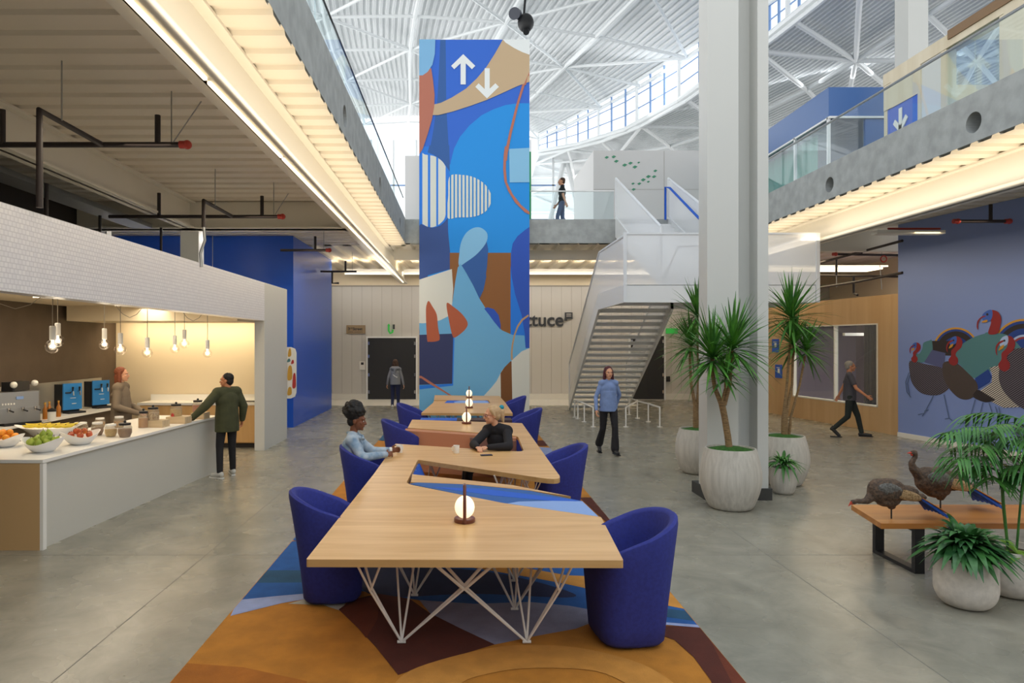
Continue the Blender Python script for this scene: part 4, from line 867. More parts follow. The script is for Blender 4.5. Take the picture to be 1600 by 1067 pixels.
CH = [(-1.09, 5.78, .12, 'royal blue tub chair at the near left corner of the communal table'), (1.19, 4.98, pi+.12, 'royal blue tub chair at the near right corner of the communal table'),
      (-1.12, 8.3, 0, 'royal blue tub chair holding the person in the denim jacket'), (1.17, 8.35, pi, 'royal blue tub chair with back turned, right of the person in black'),
      (-.95, 11.1, .1, 'royal blue tub chair left of the peach upholstered seat back'), (1.16, 13.0, pi, 'royal blue tub chair on the right just before the farther table'),
      (-.98, 14.0, -.1, 'royal blue tub chair left of the farther table, farthest on that side'), (1.14, 16.0, pi, 'royal blue tub chair right of the farther table, farthest of all')]
ch0 = tub_chair(CH[0][3])
for i, (x, y, rz, lb) in enumerate(CH):
    if i == 0: ch0.location = (x, y, .02); ch0.rotation_euler = (0, 0, rz)
    else: copy_tree(ch0, (x, y, .02), rz, lb)
# ================================================================ TABLE LAMPS, CUPS, PHONE
def tlamp(label):
    t = thing('table_lamp', label, 'lamp', (0, 0, 0), 0, 'portable lamps along the communal tables')
    b = MB(); b.lathe([(.08, 0), (.083, .005), (.083, .028), (.078, .034), (.0, .034)], (0, 0, 0), 'lamp_brown', 32); b.build('base', t, smooth=True)
    b = MB(); b.ell((0, 0, .115), (.078, .078, .088), 'lamp_glow', 24, 14); b.build('globe', t, smooth=True)
    b = MB(); b.tube([(0, -.083, .01), (0, -.085, .12), (0, -.075, .2), (0, -.02, .285), (0, .02, .285), (0, .075, .2), (0, .085, .12), (0, .083, .01)], .0135, 'lamp_brown', 10); b.build('handle', t, smooth=True)
    return t
LP = [(FL(726, 815, .75), 'portable glowing lamp with brown loop on the near end of the table'), (FL(729, 662, .75), 'portable glowing lamp beside the person in black'), (FL(733, 637.5, .75), 'portable glowing lamp on the near side of the farther table'), (Vector((.18, 17.5, .75)), 'portable glowing lamp on the far end of the farther table')]
l0 = tlamp(LP[0][1])
for i, (p, lb) in enumerate(LP):
    q = (p.x, p.y, .75)
    if i == 0: l0.location = q
    else: copy_tree(l0, q, None, lb)
    point('lamp_bulb_light', (p.x, p.y, .98), .5, WARM, .07)
def mug(label, loc, rz=0):
    t = thing('mug', label, 'cup', loc, rz); b = MB(); b.lathe([(.0, 0), (.034, 0), (.038, .006), (.041, .1), (.037, .1), (.035, .012), (0, .012)], (0, 0, 0), 'mug_white', 24); b.build('body', t, smooth=True)
    b = MB(); b.tube([(.04, 0, .08), (.065, 0, .075), (.072, 0, .05), (.06, 0, .028), (.039, 0, .025)], .006, 'mug_white', 8); b.build('handle', t, smooth=True)
mug('white cup standing on the table in front of the person in black', (FL(713, 708, .75).x, FL(713, 708, .75).y, .75), 2.5)
mg = (-.80, 8.72, .75); mug('white cup held by the person in the denim jacket', mg, 1.0)
p = FL(760, 711.5, .75); t = thing('smartphone', 'dark smartphone lying on the table by the folded hands', 'phone', (p.x, p.y, .75), .2)
b = MB(); b.rbox(-.075, .075, -.036, .036, 0, .009, 'black_metal', .008); b.build('body', t); b = MB(); b.box(-.068, .068, -.032, .032, .009, .0095, 'rug_navy'); b.build('screen', t)
# ================================================================ KITCHEN
KX = -3.95
b = MB(); b.box(KX-.2, KX, -3, 13.65, 2.6, 3.36, 'penny_tile'); b.box(KX-.2, KX, 13.65, 15.4, 0, 3.36, 'column_white'); b.box(-7.45, KX-.201, 15.2, 15.4, 0, 3.3, 'column_white')
b.box(-7.5, KX-.201, -3, 15.39, 3.3, 3.35, 'column_white'); b.box(KX-.005, KX+.001, 13.6, 13.66, 0, 3.36, 'column_white') if 0 else None
b.box(-5.3, KX-.2, -3, 13.9, 2.6, 2.62, 'kitchen_cream') if 0 else b.box(-7.4, KX-.2, -3, 14.6, 2.84, 2.86, 'kitchen_cream')
b.box(-7.3, KX-.2, 12.6, 13.9, 2.56, 2.84, 'kitchen_cream')
struct(b, 'wall_kitchen', 'white tiled bulkhead and end pillar framing the kitchen bar', 'kitchen')
b = MB(); b.box(-7.55, -7.4, -3, 14.6, 0, 2.86, 'kitchen_dark'); struct(b, 'wall_kitchen_side', 'dark brown kitchen side wall behind the coffee machine', 'wall')
b = MB(); b.box(-7.4, KX-.2, 14.6, 14.7, 0, 2.84, 'kitchen_cream'); struct(b, 'wall_kitchen_back', 'warm cream kitchen back wall', 'wall')
CP = [(-4.35, 7.08), (-4.12, 10.8), (-4.03, 11.45), (-5.2, 11.45), (-5.55, 7.08)]
t = thing('bar_counter', 'long white kitchen bar counter with near end tinted tan for warm shade', 'counter', (-4.8, 9, 0)); O = (-4.8, 9, 0)
b = MB(org=O); ins = [(-4.39, 7.13), (-4.16, 10.8), (-4.08, 11.40), (-5.15, 11.4), (-5.5, 7.13)]; b.prism(ins, 0, .9, 'counter_front'); b.build('body', t)
b = MB(org=O); b.box(-5.55, -4.38, 7.08, 7.13, 0, .9, 'counter_warm_shade'); b.build('end_panel', t); b = MB(org=O); b.box(-4.38, -4.345, 7.08, 7.14, 0, .9, 'countertop'); b.build('corner_post', t)  # white counter end coloured tan to carry its warm shade
b = MB(org=O); b.prism(CP, .905, .94, 'countertop'); b.build('worktop', t)
# second front run at the left foreground continues out of frame
t = thing('back_counter', 'white topped wooden back counter along the dark kitchen wall', 'counter', (-7.0, 10, 0)); O = (-7.0, 10, 0)
b = MB(org=O); b.box(-7.37, -6.65, 5, 13.9, .88, .92, 'countertop'); b.build('worktop', t); b = MB(org=O); b.box(-7.37, -6.7, 5, 13.85, .0, .88, 'kitchen_dark'); b.build('body', t)
b = MB(org=O); b.box(-7.37, -7.34, 5, 13.9, .92, 1.45, 'steel'); b.build('splashback', t)
t = thing('base_cabinet', 'maple base cabinet with white top against the cream kitchen wall', 'cabinet', (-5.4, 14.3, 0)); O = (-5.4, 14.3, 0)
b = MB(org=O); b.box(-6.6, KX-.22, 14.0, 14.58, .1, .88, 'maple'); b.build('body', t); b = MB(org=O); b.box(-6.6, KX-.22, 14.05, 14.55, 0, .1, 'black_paint'); b.build('plinth', t)
b = MB(org=O); b.box(-6.64, KX-.22, 13.95, 14.58, .88, .93, 'countertop'); b.box(-6.64, KX-.22, 14.56, 14.58, .93, 1.06, 'countertop'); b.build('worktop', t)
for i in range(4): b = MB(org=O); x = -6.58+i*.61; b.box(x+.005, x+.6, 13.98, 14.0, .12, .87, 'maple'); b.build('door', t)
t = tag(MB().box(-.25, .25, -.15, .15, 0, .012, 'black_metal').build('hob', loc=(-4.5, 14.25, .93)), 'black glass hob set on the maple cabinet top by the pillar', 'hob')
# pendants
cable_mat = mat('cable_grey', '8d8478', .6)
def pendant(label):
    t = thing('pendant_lamp', label, 'lamp', (0, 0, 0), 0, 'bare bulb pendants over the kitchen bar')
    b = MB(); b.ell((0, 0, 0), .08, 'bulb_glass', 24, 14); b.build('glass_bulb', t, smooth=True)
    b = MB(); b.ell((0, 0, .0), (.03, .03, .024), 'bulb_glow', 14, 8); b.tube([(0, 0, .02), (0, 0, .075)], .014, 'bulb_glow', 8); b.build('filament', t, smooth=True)
    b = MB(); b.lathe([(.0, .072), (.03, .072), (.034, .08), (.034, .23), (.026, .24), (0, .24)], (0, 0, 0), 'socket_white', 20); b.build('socket', t, smooth=True)
    return t
PD = [(82, 541, 8.0, 'front, brightest, of the two close pendant bulbs at far left'), (90, 533, 9.0, 'rear of the two close pendant bulbs at far left'), (163, 538, 10.2, 'pendant bulb in front of the dark wall above the blue dispensers'), (188, 546, 9.8, 'pendant bulb hanging directly above the barista'), (230, 551, 10.6, 'pendant bulb right of the barista, with a looping cable'), (273, 545, 12.2, 'smallest low pendant bulb between the two ceiling boxes'), (288, 537, 11.6, 'pendant bulb under the second ceiling box'), (324, 552, 12.2, 'rightmost pendant bulb above the person in the green jacket')]
pd0 = None
for i, (u, v, Y, lb) in enumerate(PD):
    p = P(u, v, Y); lb = 'bare ' + lb if not lb.startswith(('front', 'rear', 'smallest', 'rightmost')) else lb
    if pd0 is None: pd0 = pendant(lb); pd0.location = p; o = pd0; proto = [c for c in kids(pd0)]
    else:
        o = pd0.copy(); COL.objects.link(o); o.location = p; o['label'] = lb
        for c in proto: d = c.copy(); COL.objects.link(d); d.parent = o
    b = MB(); top = 2.82-p.z if p.y < 12.6 else 2.55-p.z
    b.tube([(0, 0, .23), (0, 0, top)], .005, 'cable_grey', 6)
    if i in (4, 7, 0):
        q = -.55 if i else -.8; b.tube([(0, 0, top)]+[(q*s*.7, q*s*.6, top-.28*sin(pi*s)) for s in (.15, .3, .5, .7, .85, 1)], .005, 'cable_grey', 6)
    b.build('cable', o, smooth=True)
    point('bulb_light', (p.x, p.y, p.z-.01), 2.5, WARM2, .06)
for i, (u, v, Y, lb) in enumerate(((78, 468, 9.0, 'nearest'), (200, 484, 11.0, 'middle'), (287, 494, 12.3, 'farthest'))):
    p = P(u, v, Y); tag(MB().box(-.14, .14, -.14, .14, -.1, 0, 'socket_white').build('ceiling_box', loc=(p.x, p.y, 2.84 if i < 2 else 2.84)), f'{lb} of the white canopy boxes feeding the bar pendants', 'ceiling box')
# dispensers
mat('disp_blue', '2F86CE', .5); mat('bottle_amber', 'A96A22', .3)
def dispenser(x, y, label):
    t = thing('drink_dispenser', label, 'dispenser', (x, y, .92), pi/2-.5, group='blue drink dispensers on the back counter')
    b = MB(); b.rbox(-.17, .17, -.02, .02, .06, .52, 'disp_blue', .012); fp = b.build('front_panel', t)
    b = MB(); b.rbox(-.15, .15, .02, .3, .02, .5, 'black_metal', .02); b.build('body', t)
    for k in (-.03, .09):
        b = MB(); b.tube([(k, -.02, .38), (k, -.08, .38), (k, -.085, .31)], .012, 'chrome', 8); tp_ = b.build('tap', t, smooth=True)
        b = MB(); b.tube([(k, -.06, .38), (k, -.07, .46)], [.01, .018], 'black_metal', 8); b.build('tap_handle', tp_, smooth=True)
    b = MB(); b.tube([(-.14, -.03, .36), (-.04, -.03, .36)], .012, 'black_metal', 8); b.build('lever', t)
    b = MB(); b.box(-.05, .05, -.024, -.021, .26, .268, 'white_paint'); b.box(-.02, .06, -.024, -.021, .16, .17, 'white_paint'); b.build('logo', fp)
    b = MB(); b.rbox(-.16, .16, -.16, .04, 0, .03, 'black_metal', .02); b.build('drip_tray', t)
dispenser(-6.88, 12.05, 'blue fronted drink dispenser with two taps, the left one'); dispenser(-6.88, 13.0, 'blue fronted drink dispenser with two taps, beside the barista')
# espresso machine
t = thing('espresso_machine', 'large steel espresso machine with black side at the left of the bar', 'coffee machine', (-6.8, 10.35, .92), pi/2-.55); t.scale = (.78, .78, .86)
b = MB(); b.rbox(-.38, .38, -.25, .3, .05, .3, 'steel', .03); b.build('base', t); b = MB(); b.rbox(-.4, .4, -.2, .3, .3, .58, 'steel', .04); b.build('body', t)
b = MB(); b.rbox(-.46, -.38, -.28, .32, .03, .62, 'black_metal', .02); b.build('side_panel', t); b = MB(); b.rbox(-.3, .38, -.3, .2, 0, .05, 'black_metal', .02); b.build('drip_tray', t)
for x in (-.2, .05, .28): b = MB(); b.lathe([(.035, .24), (.035, .31)], (x, -.24, 0), 'chrome', 16); b.tube([(x, -.25, .27), (x, -.42, .25)], .014, 'black_metal', 8); b.build('group_head', t, smooth=True)
b = MB(); b.box(-.05, .08, -.215, -.2, .45, .5, 'fabric_light'); b.build('display', t)
for k in range(5): b = MB(); b.box(-.3+k*.05, -.275+k*.05, -.21, -.2, .36, .39, 'white_paint'); b.build('button', t)
t = thing('grinder', 'black coffee grinder pair on top of the espresso machine', 'grinder', (-6.8, 10.4, 1.425)); b = MB(); b.rbox(-.1, .1, -.2, .2, 0, .14, 'black_metal', .03); b.build('body', t)
for y in (-.2, .3): b = MB(); b.ell((.1, y, .1), .05, 'bulb_glow' if 0 else 'mug_white', 12, 8); b.build('knob', t, smooth=True)
for k, (y, x) in enumerate(((11.05, -6.75), (11.25, -6.8), (11.42, -6.75))):
    t = thing('syrup_bottle', 'amber syrup bottle standing left of the first blue dispenser', 'bottle', (x, y, .92), 0, 'syrup bottles on the back counter'); b = MB(); b.lathe([(.0, 0), (.035, 0), (.037, .02), (.035, .16), (.015, .2), (.013, .24), (0, .24)], (0, 0, 0), 'bottle_amber', 14); b.build('body', t, smooth=True); b = MB(); b.lathe([(0, .24), (.016, .24), (.016, .27), (0, .27)], (0, 0, 0), 'poster_gold', 10); b.build('cap', t)
t = thing('knock_box', 'dark lidded canister on the back counter beside the espresso machine', 'canister', (-6.55, 10.9, .92)); b = MB(); b.lathe([(0, 0), (.06, 0), (.06, .14), (0, .14)], (0, 0, 0), 'mug_white', 18); b.build('body', t); b = MB(); b.lathe([(0, .14), (.065, .14), (.065, .17), (.02, .19), (0, .2)], (0, 0, 0), 'black_metal', 18); b.build('lid', t)
# fruit bowls on the bar
def bar(u, v): q = FL(u, v, .94); return q
mat('bowl_white', 'EFEDEB', .35); mat('pear', 'B9C956', .5, c2='9AB23C', nscale=14); mat('orange_fruit', 'F09A22', .5, bump=.2, bscale=120); mat('apple_fruit', 'B33A26', .35, c2='D9853C', nscale=9); mat('banana', 'E8CB3C', .5, c2='CDB52E', nscale=10); mat('stem', '5a4426', .8)
def bowl(name, label, loc, r, h, rz=0, sx=1):
    t = thing(name, label, 'bowl', loc, rz); b = MB(); N = 40; pr = [(.0, 0), (r*.42, 0), (r*.62, h*.2), (r*.85, h*.6), (r, h), (r*.97, h), (r*.8, h*.6), (r*.55, h*.25), (0, h*.12)]; vs = []
    for q, (rr, z) in enumerate(pr):
        for k in range(N):
            a = 2*pi*k/N; w = 1+.10*cos(2*a)*(z/h); lift = .035*cos(2*a)*(z/h)**2; vs.append((rr*w*cos(a)*sx, rr*w*sin(a), z+lift))
    b.add(vs, [(i*N+k, i*N+(k+1) % N, (i+1)*N+(k+1) % N, (i+1)*N+k) for i in range(len(pr)-1) for k in range(N)]+[tuple(range(N))[::-1]], 'bowl_white'); b.build('bowl_shell', t, smooth=True); return t
def heap(make, loc, spots, rnd=3):
    random.seed(rnd); first = None
    for i, (x, y, z) in enumerate(spots):
        a = random.uniform(0, 6.28); q = (loc[0]+x, loc[1]+y, loc[2]+z)
        if first is None: first = make(); first.location = q; first.rotation_euler = (random.uniform(-.5, .5), random.uniform(-.5, .5), a)
        else: c = copy_tree(first, q); c.rotation_euler = (random.uniform(-.7, .7), random.uniform(-.7, .7), a)
def mk(name, label, cat, group, prof, m, stem=True, s=(1, 1)):
    def f():
        t = thing(name, label, cat, (0, 0, 0), 0, group); b = MB(); b.lathe(prof, (0, 0, 0), m, 18, *s); b.build('flesh', t, smooth=True)
        if stem: b = MB(); zt = prof[-1][1]; b.tube([(0, 0, zt-.005), (.004, 0, zt+.022)], .003, 'stem', 6); b.build('stem', t)
        return t
    return f
ring_sp = lambda r, n, z, o=0: [(r*cos(2*pi*k/n+o), r*sin(2*pi*k/n+o), z) for k in range(n)]
bp = bar(67, 706); bowl('fruit_bowl', 'white bowl of green pears at the near end of the bar', (bp.x, bp.y, .94), .20, .13)
pearp = [(0, -.035), (.02, -.033), (.036, -.015), (.038, .005), (.028, .028), (.016, .045), (.008, .055), (0, .057)]
heap(mk('pear', 'green pear heaped in the white bowl nearest the bar corner', 'pear', 'green pears in the white bowl', pearp, 'pear'), (bp.x, bp.y, .94), ring_sp(.125, 9, .115)+ring_sp(.06, 5, .15, .4)+[(0, 0, .19), (.05, .03, .195)])
bp = bar(14, 698); bowl('fruit_bowl', 'white bowl of oranges at the left edge', (bp.x-.05, bp.y, .94), .19, .12)
heap(mk('orange', 'orange heaped in the white bowl at the left edge', 'orange', 'oranges in the white bowl', [(0, -.038), (.02, -.033), (.036, -.012), (.038, .005), (.03, .025), (.012, .037), (0, .038)], 'orange_fruit', False), (bp.x-.05, bp.y, .94), ring_sp(.11, 7, .115)+ring_sp(.05, 3, .165, .4))
bp = bar(125, 694); bowl('fruit_bowl', 'white bowl of red nectarines beside the glass jars', (bp.x, bp.y, .94), .20, .13, .8)
heap(mk('nectarine', 'red and orange nectarine in the white bowl beside the jars', 'nectarine', 'nectarines in the white bowl', [(0, -.036), (.02, -.032), (.035, -.012), (.037, .005), (.03, .024), (.012, .033), (0, .031)], 'apple_fruit'), (bp.x, bp.y, .94), ring_sp(.11, 6, .115)+ring_sp(.05, 3, .155, .9), 5)
bp = bar(75, 684); t = thing('banana_tray', 'long white boat-shaped tray holding bananas', 'tray', (bp.x-.12, bp.y+.25, .94), .25)
b = MB(); N = 30; vs = []; pr = [(0, 0), (.5, 0), (.8, .6), (1, 1), (.97, 1), (.75, .6), (.4, .15), (0, .12)]
for rr, zz in pr:
    for k in range(N): a = 2*pi*k/N; vs.append((.42*rr*cos(a), .17*rr*sin(a), .10*zz+(.05*cos(a)**4 if zz > .5 else 0)))
b.add(vs, [(i*N+k, i*N+(k+1) % N, (i+1)*N+(k+1) % N, (i+1)*N+k) for i in range(len(pr)-1) for k in range(N)]+[tuple(range(N))[::-1]], 'bowl_white'); b.build('tray_shell', t, smooth=True)
f0 = None
for k in range(10):
    q = (bp.x-.12-.24+(k % 5)*.12, bp.y+.25-.05+(k//5)*.07, 1.065+.015*(k//5))
    if f0 is None:
        f0 = thing('banana', 'yellow banana lying in the white boat-shaped tray', 'banana', q, .2, 'bananas in the tray'); b = MB(); b.tube([(-.09, 0, .01), (-.05, 0, -.004), (0, 0, -.008), (.05, 0, -.004), (.09, 0, .012), (.1, 0, .018)], [.006, .016, .019, .017, .009, .005], 'banana', 10); b.build('skin', f0, smooth=True); b = MB(); b.tube([(.098, 0, .016), (.118, 0, .026)], .005, 'stem', 6); b.build('stem', f0)
    else: copy_tree(f0, q, .1*(k-3))
# jars
mat('jar_glass', 'CDBfa6', .15, alpha=.35); mat('granola', 'B88A4E', .9, c2='8A5E30', nscale=60); mat('choco', '6A3A22', .9, c2='8E5A38', nscale=60); mat('oats', 'D6B772', .9, c2='B8954E', nscale=60); mat('redsweet', 'B0442A', .8, c2='8a2c1c', nscale=50); mat('nuts', '8A6238', .9, c2='D8C09A', nscale=40)
def jar(label, u, v, r, h, m, lid='mug_white', z=.94, grp='open glass jars of toppings on the bar', taper=.75):
    p = FL(u, v, z); t = thing('glass_jar', label, 'jar', (p.x, p.y, z), 0, grp)
    b = MB(); b.lathe([(0, 0), (r*taper, 0), (r, h*.35), (r, h*.75), (r*.8, h*.92), (r*.8, h)], (0, 0, 0), 'jar_glass', 24); b.build('glass', t, smooth=True)
    b = MB(); b.lathe([(0, .004), (r*taper*.95, .004), (r*.95, h*.35), (r*.95, h*.62), (0, h*.68)], (0, 0, 0), m, 20); b.build('contents', t, smooth=True)
    b = MB(); b.lathe([(0, h*.93), (r*.84, h*.93), (r*.84, h*1.08), (r*.3, h*1.1), (0, h*1.12)], (0, 0, 0), lid, 20)
    if lid == 'black_metal': b.ell((0, 0, h*1.17), .018, lid, 10, 6)
    b.build('lid', t, smooth=True)
jar('squat glass jar of chocolate chips, nearest the front edge of the bar', 195, 683, .085, .17, 'choco', 'black_metal', taper=.72)
jar('squat glass jar of pale oats between two darker jars', 173, 682, .075, .15, 'oats', taper=.72); jar('squat glass jar of brown granola right of the nectarine bowl', 152, 680, .075, .16, 'choco', taper=.72)
jar('squat glass jar of nut pieces behind the nectarine bowl', 126, 676, .09, .13, 'nuts', taper=.72); jar('glass jar of amber flakes just in front of the barista', 186, 668, .07, .15, 'granola', taper=.8)
jar('glass jar of amber flakes behind the granola jar', 156, 668, .07, .13, 'granola', taper=.8)
woodmat('crate_wood', 'B59E7C', 'D2BC98', 0, 4, .6)
for i, (u, v, w, lb, m) in enumerate(((239, 668, .30, 'nearest', 'nuts'), (275, 662, .30, 'middle', 'oats'), (309, 655, .22, 'farthest', 'redsweet'))):
    p = FL(u, v, .94); t = thing('wooden_riser', f'{lb} pale wooden riser box under canisters on the bar', 'riser', (p.x, p.y+.1, .94), -.06, 'wooden risers on the bar'); b = MB(); b.rbox(-w/2, w/2, -.11, .11, 0, .1, 'crate_wood', .006); b.build('box', t)
    jar(f'black lidded glass canister of {("mixed nuts", "pale flakes", "red dried fruit")[i]} on the {lb} riser', u, v-12, .085, .17, m, 'black_metal', 1.04, 'black lidded canisters on risers', .98)
    q = FL(u, v-12, 1.04); bpy.data.objects[-1] if 0 else None
t = tag(MB().lathe([(0, 0), (.035, 0), (.035, .14), (.02, .16), (0, .16)], (0, 0, 0), 'poster_red', 14).build('red_canister', loc=(FL(260, 664, .94).x, FL(260, 664, .94).y+.25, .94), smooth=True), 'small red canister behind the wooden risers', 'canister')
jar('tall glass canister of orange snacks at the left back of the nearest riser', 224, 668, .07, .22, 'bottle_amber', 'black_metal', .94, 'tall canisters behind the risers', .98)
# ================================================================ SPRINKLER PIPES
def pipes(name, label, mains, rods=(), caps=(), flex=()):
    o = mains[0][0]; t = thing(name, label, 'pipe', o); b = MB(org=o)
    for m_ in mains: b.tube(m_, .03, 'pipe_black', 10)
    b.build('pipe', t, smooth=True)
    for r_ in rods: b = MB(org=o); b.tube(r_, .007, 'steel', 6); b.build('hanger_rod', t)
    for c in caps: b = MB(org=o); b.ell(c, .05, 'pipe_red', 12, 8); b.tube([Vector(c)-Vector((.08, 0, 0)), c], .042, 'pipe_red', 10); b.build('end_cap', t, smooth=True)
    for f_ in flex: b = MB(org=o); b.tube(f_, .022, 'steel', 8); b.build('flexible_drop', t, smooth=True)
ZP = 4.3
pipes('sprinkler_pipe', 'black sprinkler pipe with red end cap, nearest on the left ceiling', [[(-7.0, 7.4, ZP), (-3.03, 7.4, ZP)], [(-3.9, 7.4, ZP), (-3.9, 6.3, ZP), (-3.9, 6.3, 3.4)], [(-3.3, 7.4, ZP), (-3.3, 7.4, 4.62)], [(-4.98, 7.4, ZP), (-4.98, 7.4, 4.68)]], [[(-3.87, 6.6, ZP), (-3.87, 6.6, ZD)], [(-3.15, 7.4, ZP), (-3.15, 7.4, ZD)], [(-3.15, 7.4, ZP), (-2.75, 7.2, 4.7)]], [(-2.98, 7.4, ZP)])
pipes('sprinkler_pipe', 'black sprinkler pipe with red end cap above the kitchen far end', [[(-6.0, 11.6, ZP), (-3.09, 11.6, ZP)], [(-3.9, 11.6, ZP), (-3.9, 10.3, ZP), (-3.9, 10.3, 3.9)], [(-3.4, 11.6, ZP), (-3.4, 11.6, 4.65)], [(-5.15, 11.6, ZP), (-5.15, 11.6, 4.7)]], [[(-3.2, 11.6, ZP), (-3.2, 11.6, ZD)], [(-3.2, 11.6, ZP), (-2.9, 11.4, 4.65)], [(-3.87, 10.7, ZP), (-3.87, 10.7, ZD)]], [(-3.05, 11.6, ZP)], [[(-3.9, 10.3, 3.95), (-3.88, 10.3, 3.7), (-3.95, 10.3, 3.5), (-3.93, 10.3, 3.3)]])
pipes('sprinkler_pipe', 'short black sprinkler pipe in front of the lit blue wall', [[(-4.2, 15.8, ZP), (-3.1, 15.8, ZP)], [(-3.4, 15.8, ZP), (-3.4, 15.8, 4.62)]], [[(-3.2, 15.8, ZP), (-3.2, 15.8, ZD)]], [(-3.07, 15.8, ZP)])
pipes('sprinkler_pipe', 'short black sprinkler pipe beside the far end of the strip light', [[(-4.25, 20.5, ZP), (-3.17, 20.5, ZP)], [(-3.5, 20.5, ZP), (-3.5, 20.5, 4.62)], [(-3.9, 20.5, ZP), (-3.9, 20.5, 3.95), (-3.7, 20.5, 3.95)]], [[(-3.3, 20.5, ZP), (-3.3, 20.5, ZD)]])
pipes('sprinkler_pipe', 'short black sprinkler pipe with red ends above the turkey wall', [[(8.75, 12.05, ZP), (9.6, 12.05, ZP)], [(9.33, 12.05, ZP), (9.33, 12.05, 4.6)]], [], [(8.75, 12.05, ZP), (9.66, 12.05, ZP)])
yy = 17.3
pipes('sprinkler_pipe', 'long black sprinkler pipe above the plywood wall', [[(P(1309, 397, yy).x, yy, P(0, 397, yy).z), (11.4, yy, P(0, 399, yy).z)], [(P(1346, 397, yy).x, yy, P(0, 397, yy).z), (P(1346, 397, yy).x, yy, P(0, 376, yy).z)]], [[(P(1378, 397, yy).x, yy, P(0, 397, yy).z), (P(1378, 397, yy).x, yy, ZD)]], [(P(1306, 397, yy).x, yy, P(0, 397, yy).z)])
pipes('conduit', 'dark sloping conduit runs in front of the bright cove above the plywood wall', [[P(1276, 412, 19), P(1410, 376, 15)], [P(1276, 430, 19.5), P(1410, 432, 17)], [P(1276, 450, 19.5), P(1340, 440, 17.5), P(1410, 426, 15.6)], [P(1307, 405, 18.5), P(1307, 430, 18.5)], [P(1334, 432, 18), P(1334, 458, 18), P(1340, 461, 17.8)]], [[P(1307, 430, 18.5), P(1307, 449, 18.5)], [P(1375, 414, 17), P(1378, 452, 17)]])
c = P(1381, 404.5, 16.9); t = thing('hose_loop', 'red coiled loop hanging from the sprinkler pipe', 'hose', c); b = MB(); b.tube([(.075*cos(R(a)), 0, .075*sin(R(a))) for a in range(0, 361, 24)], .016, 'pipe_red', 8); b.build('loop', t, smooth=True)
p0, p1 = P(1366, 363, 13.3), P(1472, 362, 13.3); t = thing('linear_light', 'unlit white linear fixture with red pipe above the blue wall corner', 'light', p0); b = MB(org=p0); b.box(p0.x, p1.x, 13.2, 13.4, p0.z-.04, p0.z+.03, 'beam_cream'); b.build('housing', t); b = MB(org=p0); b.tube([(p0.x+.3, 13.35, p0.z+.08), (p1.x, 13.35, p0.z+.08)], .02, 'pipe_red', 8); b.build('pipe', t)
# conduits and ducts on the dark wall above the kitchen roof
pipes('ceiling_conduit', 'grey duct and conduit running beside the cream beam above the kitchen', [[(-6.4, 4, 4.5), (-6.4, 13.1, 4.5)]], [])
t = thing('duct', 'long grey cable tray above the kitchen roof', 'duct', (-6.1, 9, 4.4)); b = MB(); b.box(-.2, .2, -7, 4, -.06, .02, 'steel'); b.build('tray', t)
b = MB(); b.box(-6.15, -5.75, 14.9, 15.2, 3.36, ZD, 'column_white'); tag(b.build('steel_post'), 'grey steel post rising from the kitchen roof before the blue wall', 'column')
for i, (x, y, lb) in enumerate(((-5.6, 9.2, 'nearest'), (-6.1, 11.5, 'second'), (-5.6, 12.7, 'farthest'))):
    b = MB(); b.tube([(x, y, 3.36), (x, y, 4.3)], .025, 'pipe_black', 8); b.tube([(x, y, 3.36), (x, y, 3.6)], .04, 'steel', 8); tag(b.build('pipe_drop', smooth=True), f'{lb} vertical pipe drop standing on the kitchen roof', 'pipe')
# ================================================================ PLANTS
def leafblade(b, base, d, L, w, m, droop=.3, seg=5, up=Vector((0, 0, 1)), fold=.25):
    d = Vector(d).normalized(); side = d.cross(up)
    side = side.normalized() if side.length > 1e-3 else Vector((1, 0, 0)); p = Vector(base); vs = []
    for i in range(seg+1):
        t = i/seg; ww = w*(.35+.65*min(1, t*3))*(1-t**2.2) if t < 1 else 0; ww = max(ww, .0015)
        q = p+d*(L*t)-Vector((0, 0, droop*L*t*t)); nrm = side.cross(d).normalized()
        vs += [q-side*ww+nrm*ww*fold, q, q+side*ww+nrm*ww*fold]
    fs = []
    for i in range(seg):
        a = i*3; fs += [(a, a+1, a+4, a+3), (a+1, a+2, a+5, a+4)]
    b.add(vs, fs, m)
def crown(b, c, n, L, w, m, tilt=(0, 0, 1), droop=.35, mn=-.35, rnd=0, ymax=None):
    rr = random.Random(rnd); T = Vector(tilt).normalized().to_track_quat('Z', 'Y')
    for i in range(n):
        a = i*2.39996; t = (i+.5)/n; el = R(86)*(1-t)+R(-25 if mn < 0 else 10)*t+rr.uniform(-.12, .12)
        d = T @ Vector((cos(a)*cos(el), sin(a)*cos(el), sin(el))); l = L*rr.uniform(.78, 1.08)*(1-.18*t)
        leafblade(b, Vector(c)+Vector((0, 0, .10*(1-t)-.05)), d, l, w*rr.uniform(.85, 1.1), m, droop*rr.uniform(.5, 1.2)*(.35+.65*cos(el)), 5)
def broad(b, c, n, L, w, m, rnd, droop=.7, lo=-10):
    rr = random.Random(rnd)
    for i in range(n):
        a = i*2.39996; t = (i+.5)/n; el = R(80)*(1-t)+R(lo)*t+rr.uniform(-.15, .15); d = Vector((cos(a)*cos(el), sin(a)*cos(el), sin(el)))
        leafblade(b, Vector(c)+Vector((cos(a)*.04, sin(a)*.04, rr.uniform(0, .06))), d, L*rr.uniform(.7, 1.1), w*rr.uniform(.8, 1.1), m, droop*rr.uniform(.6, 1.2), 7, fold=.18)
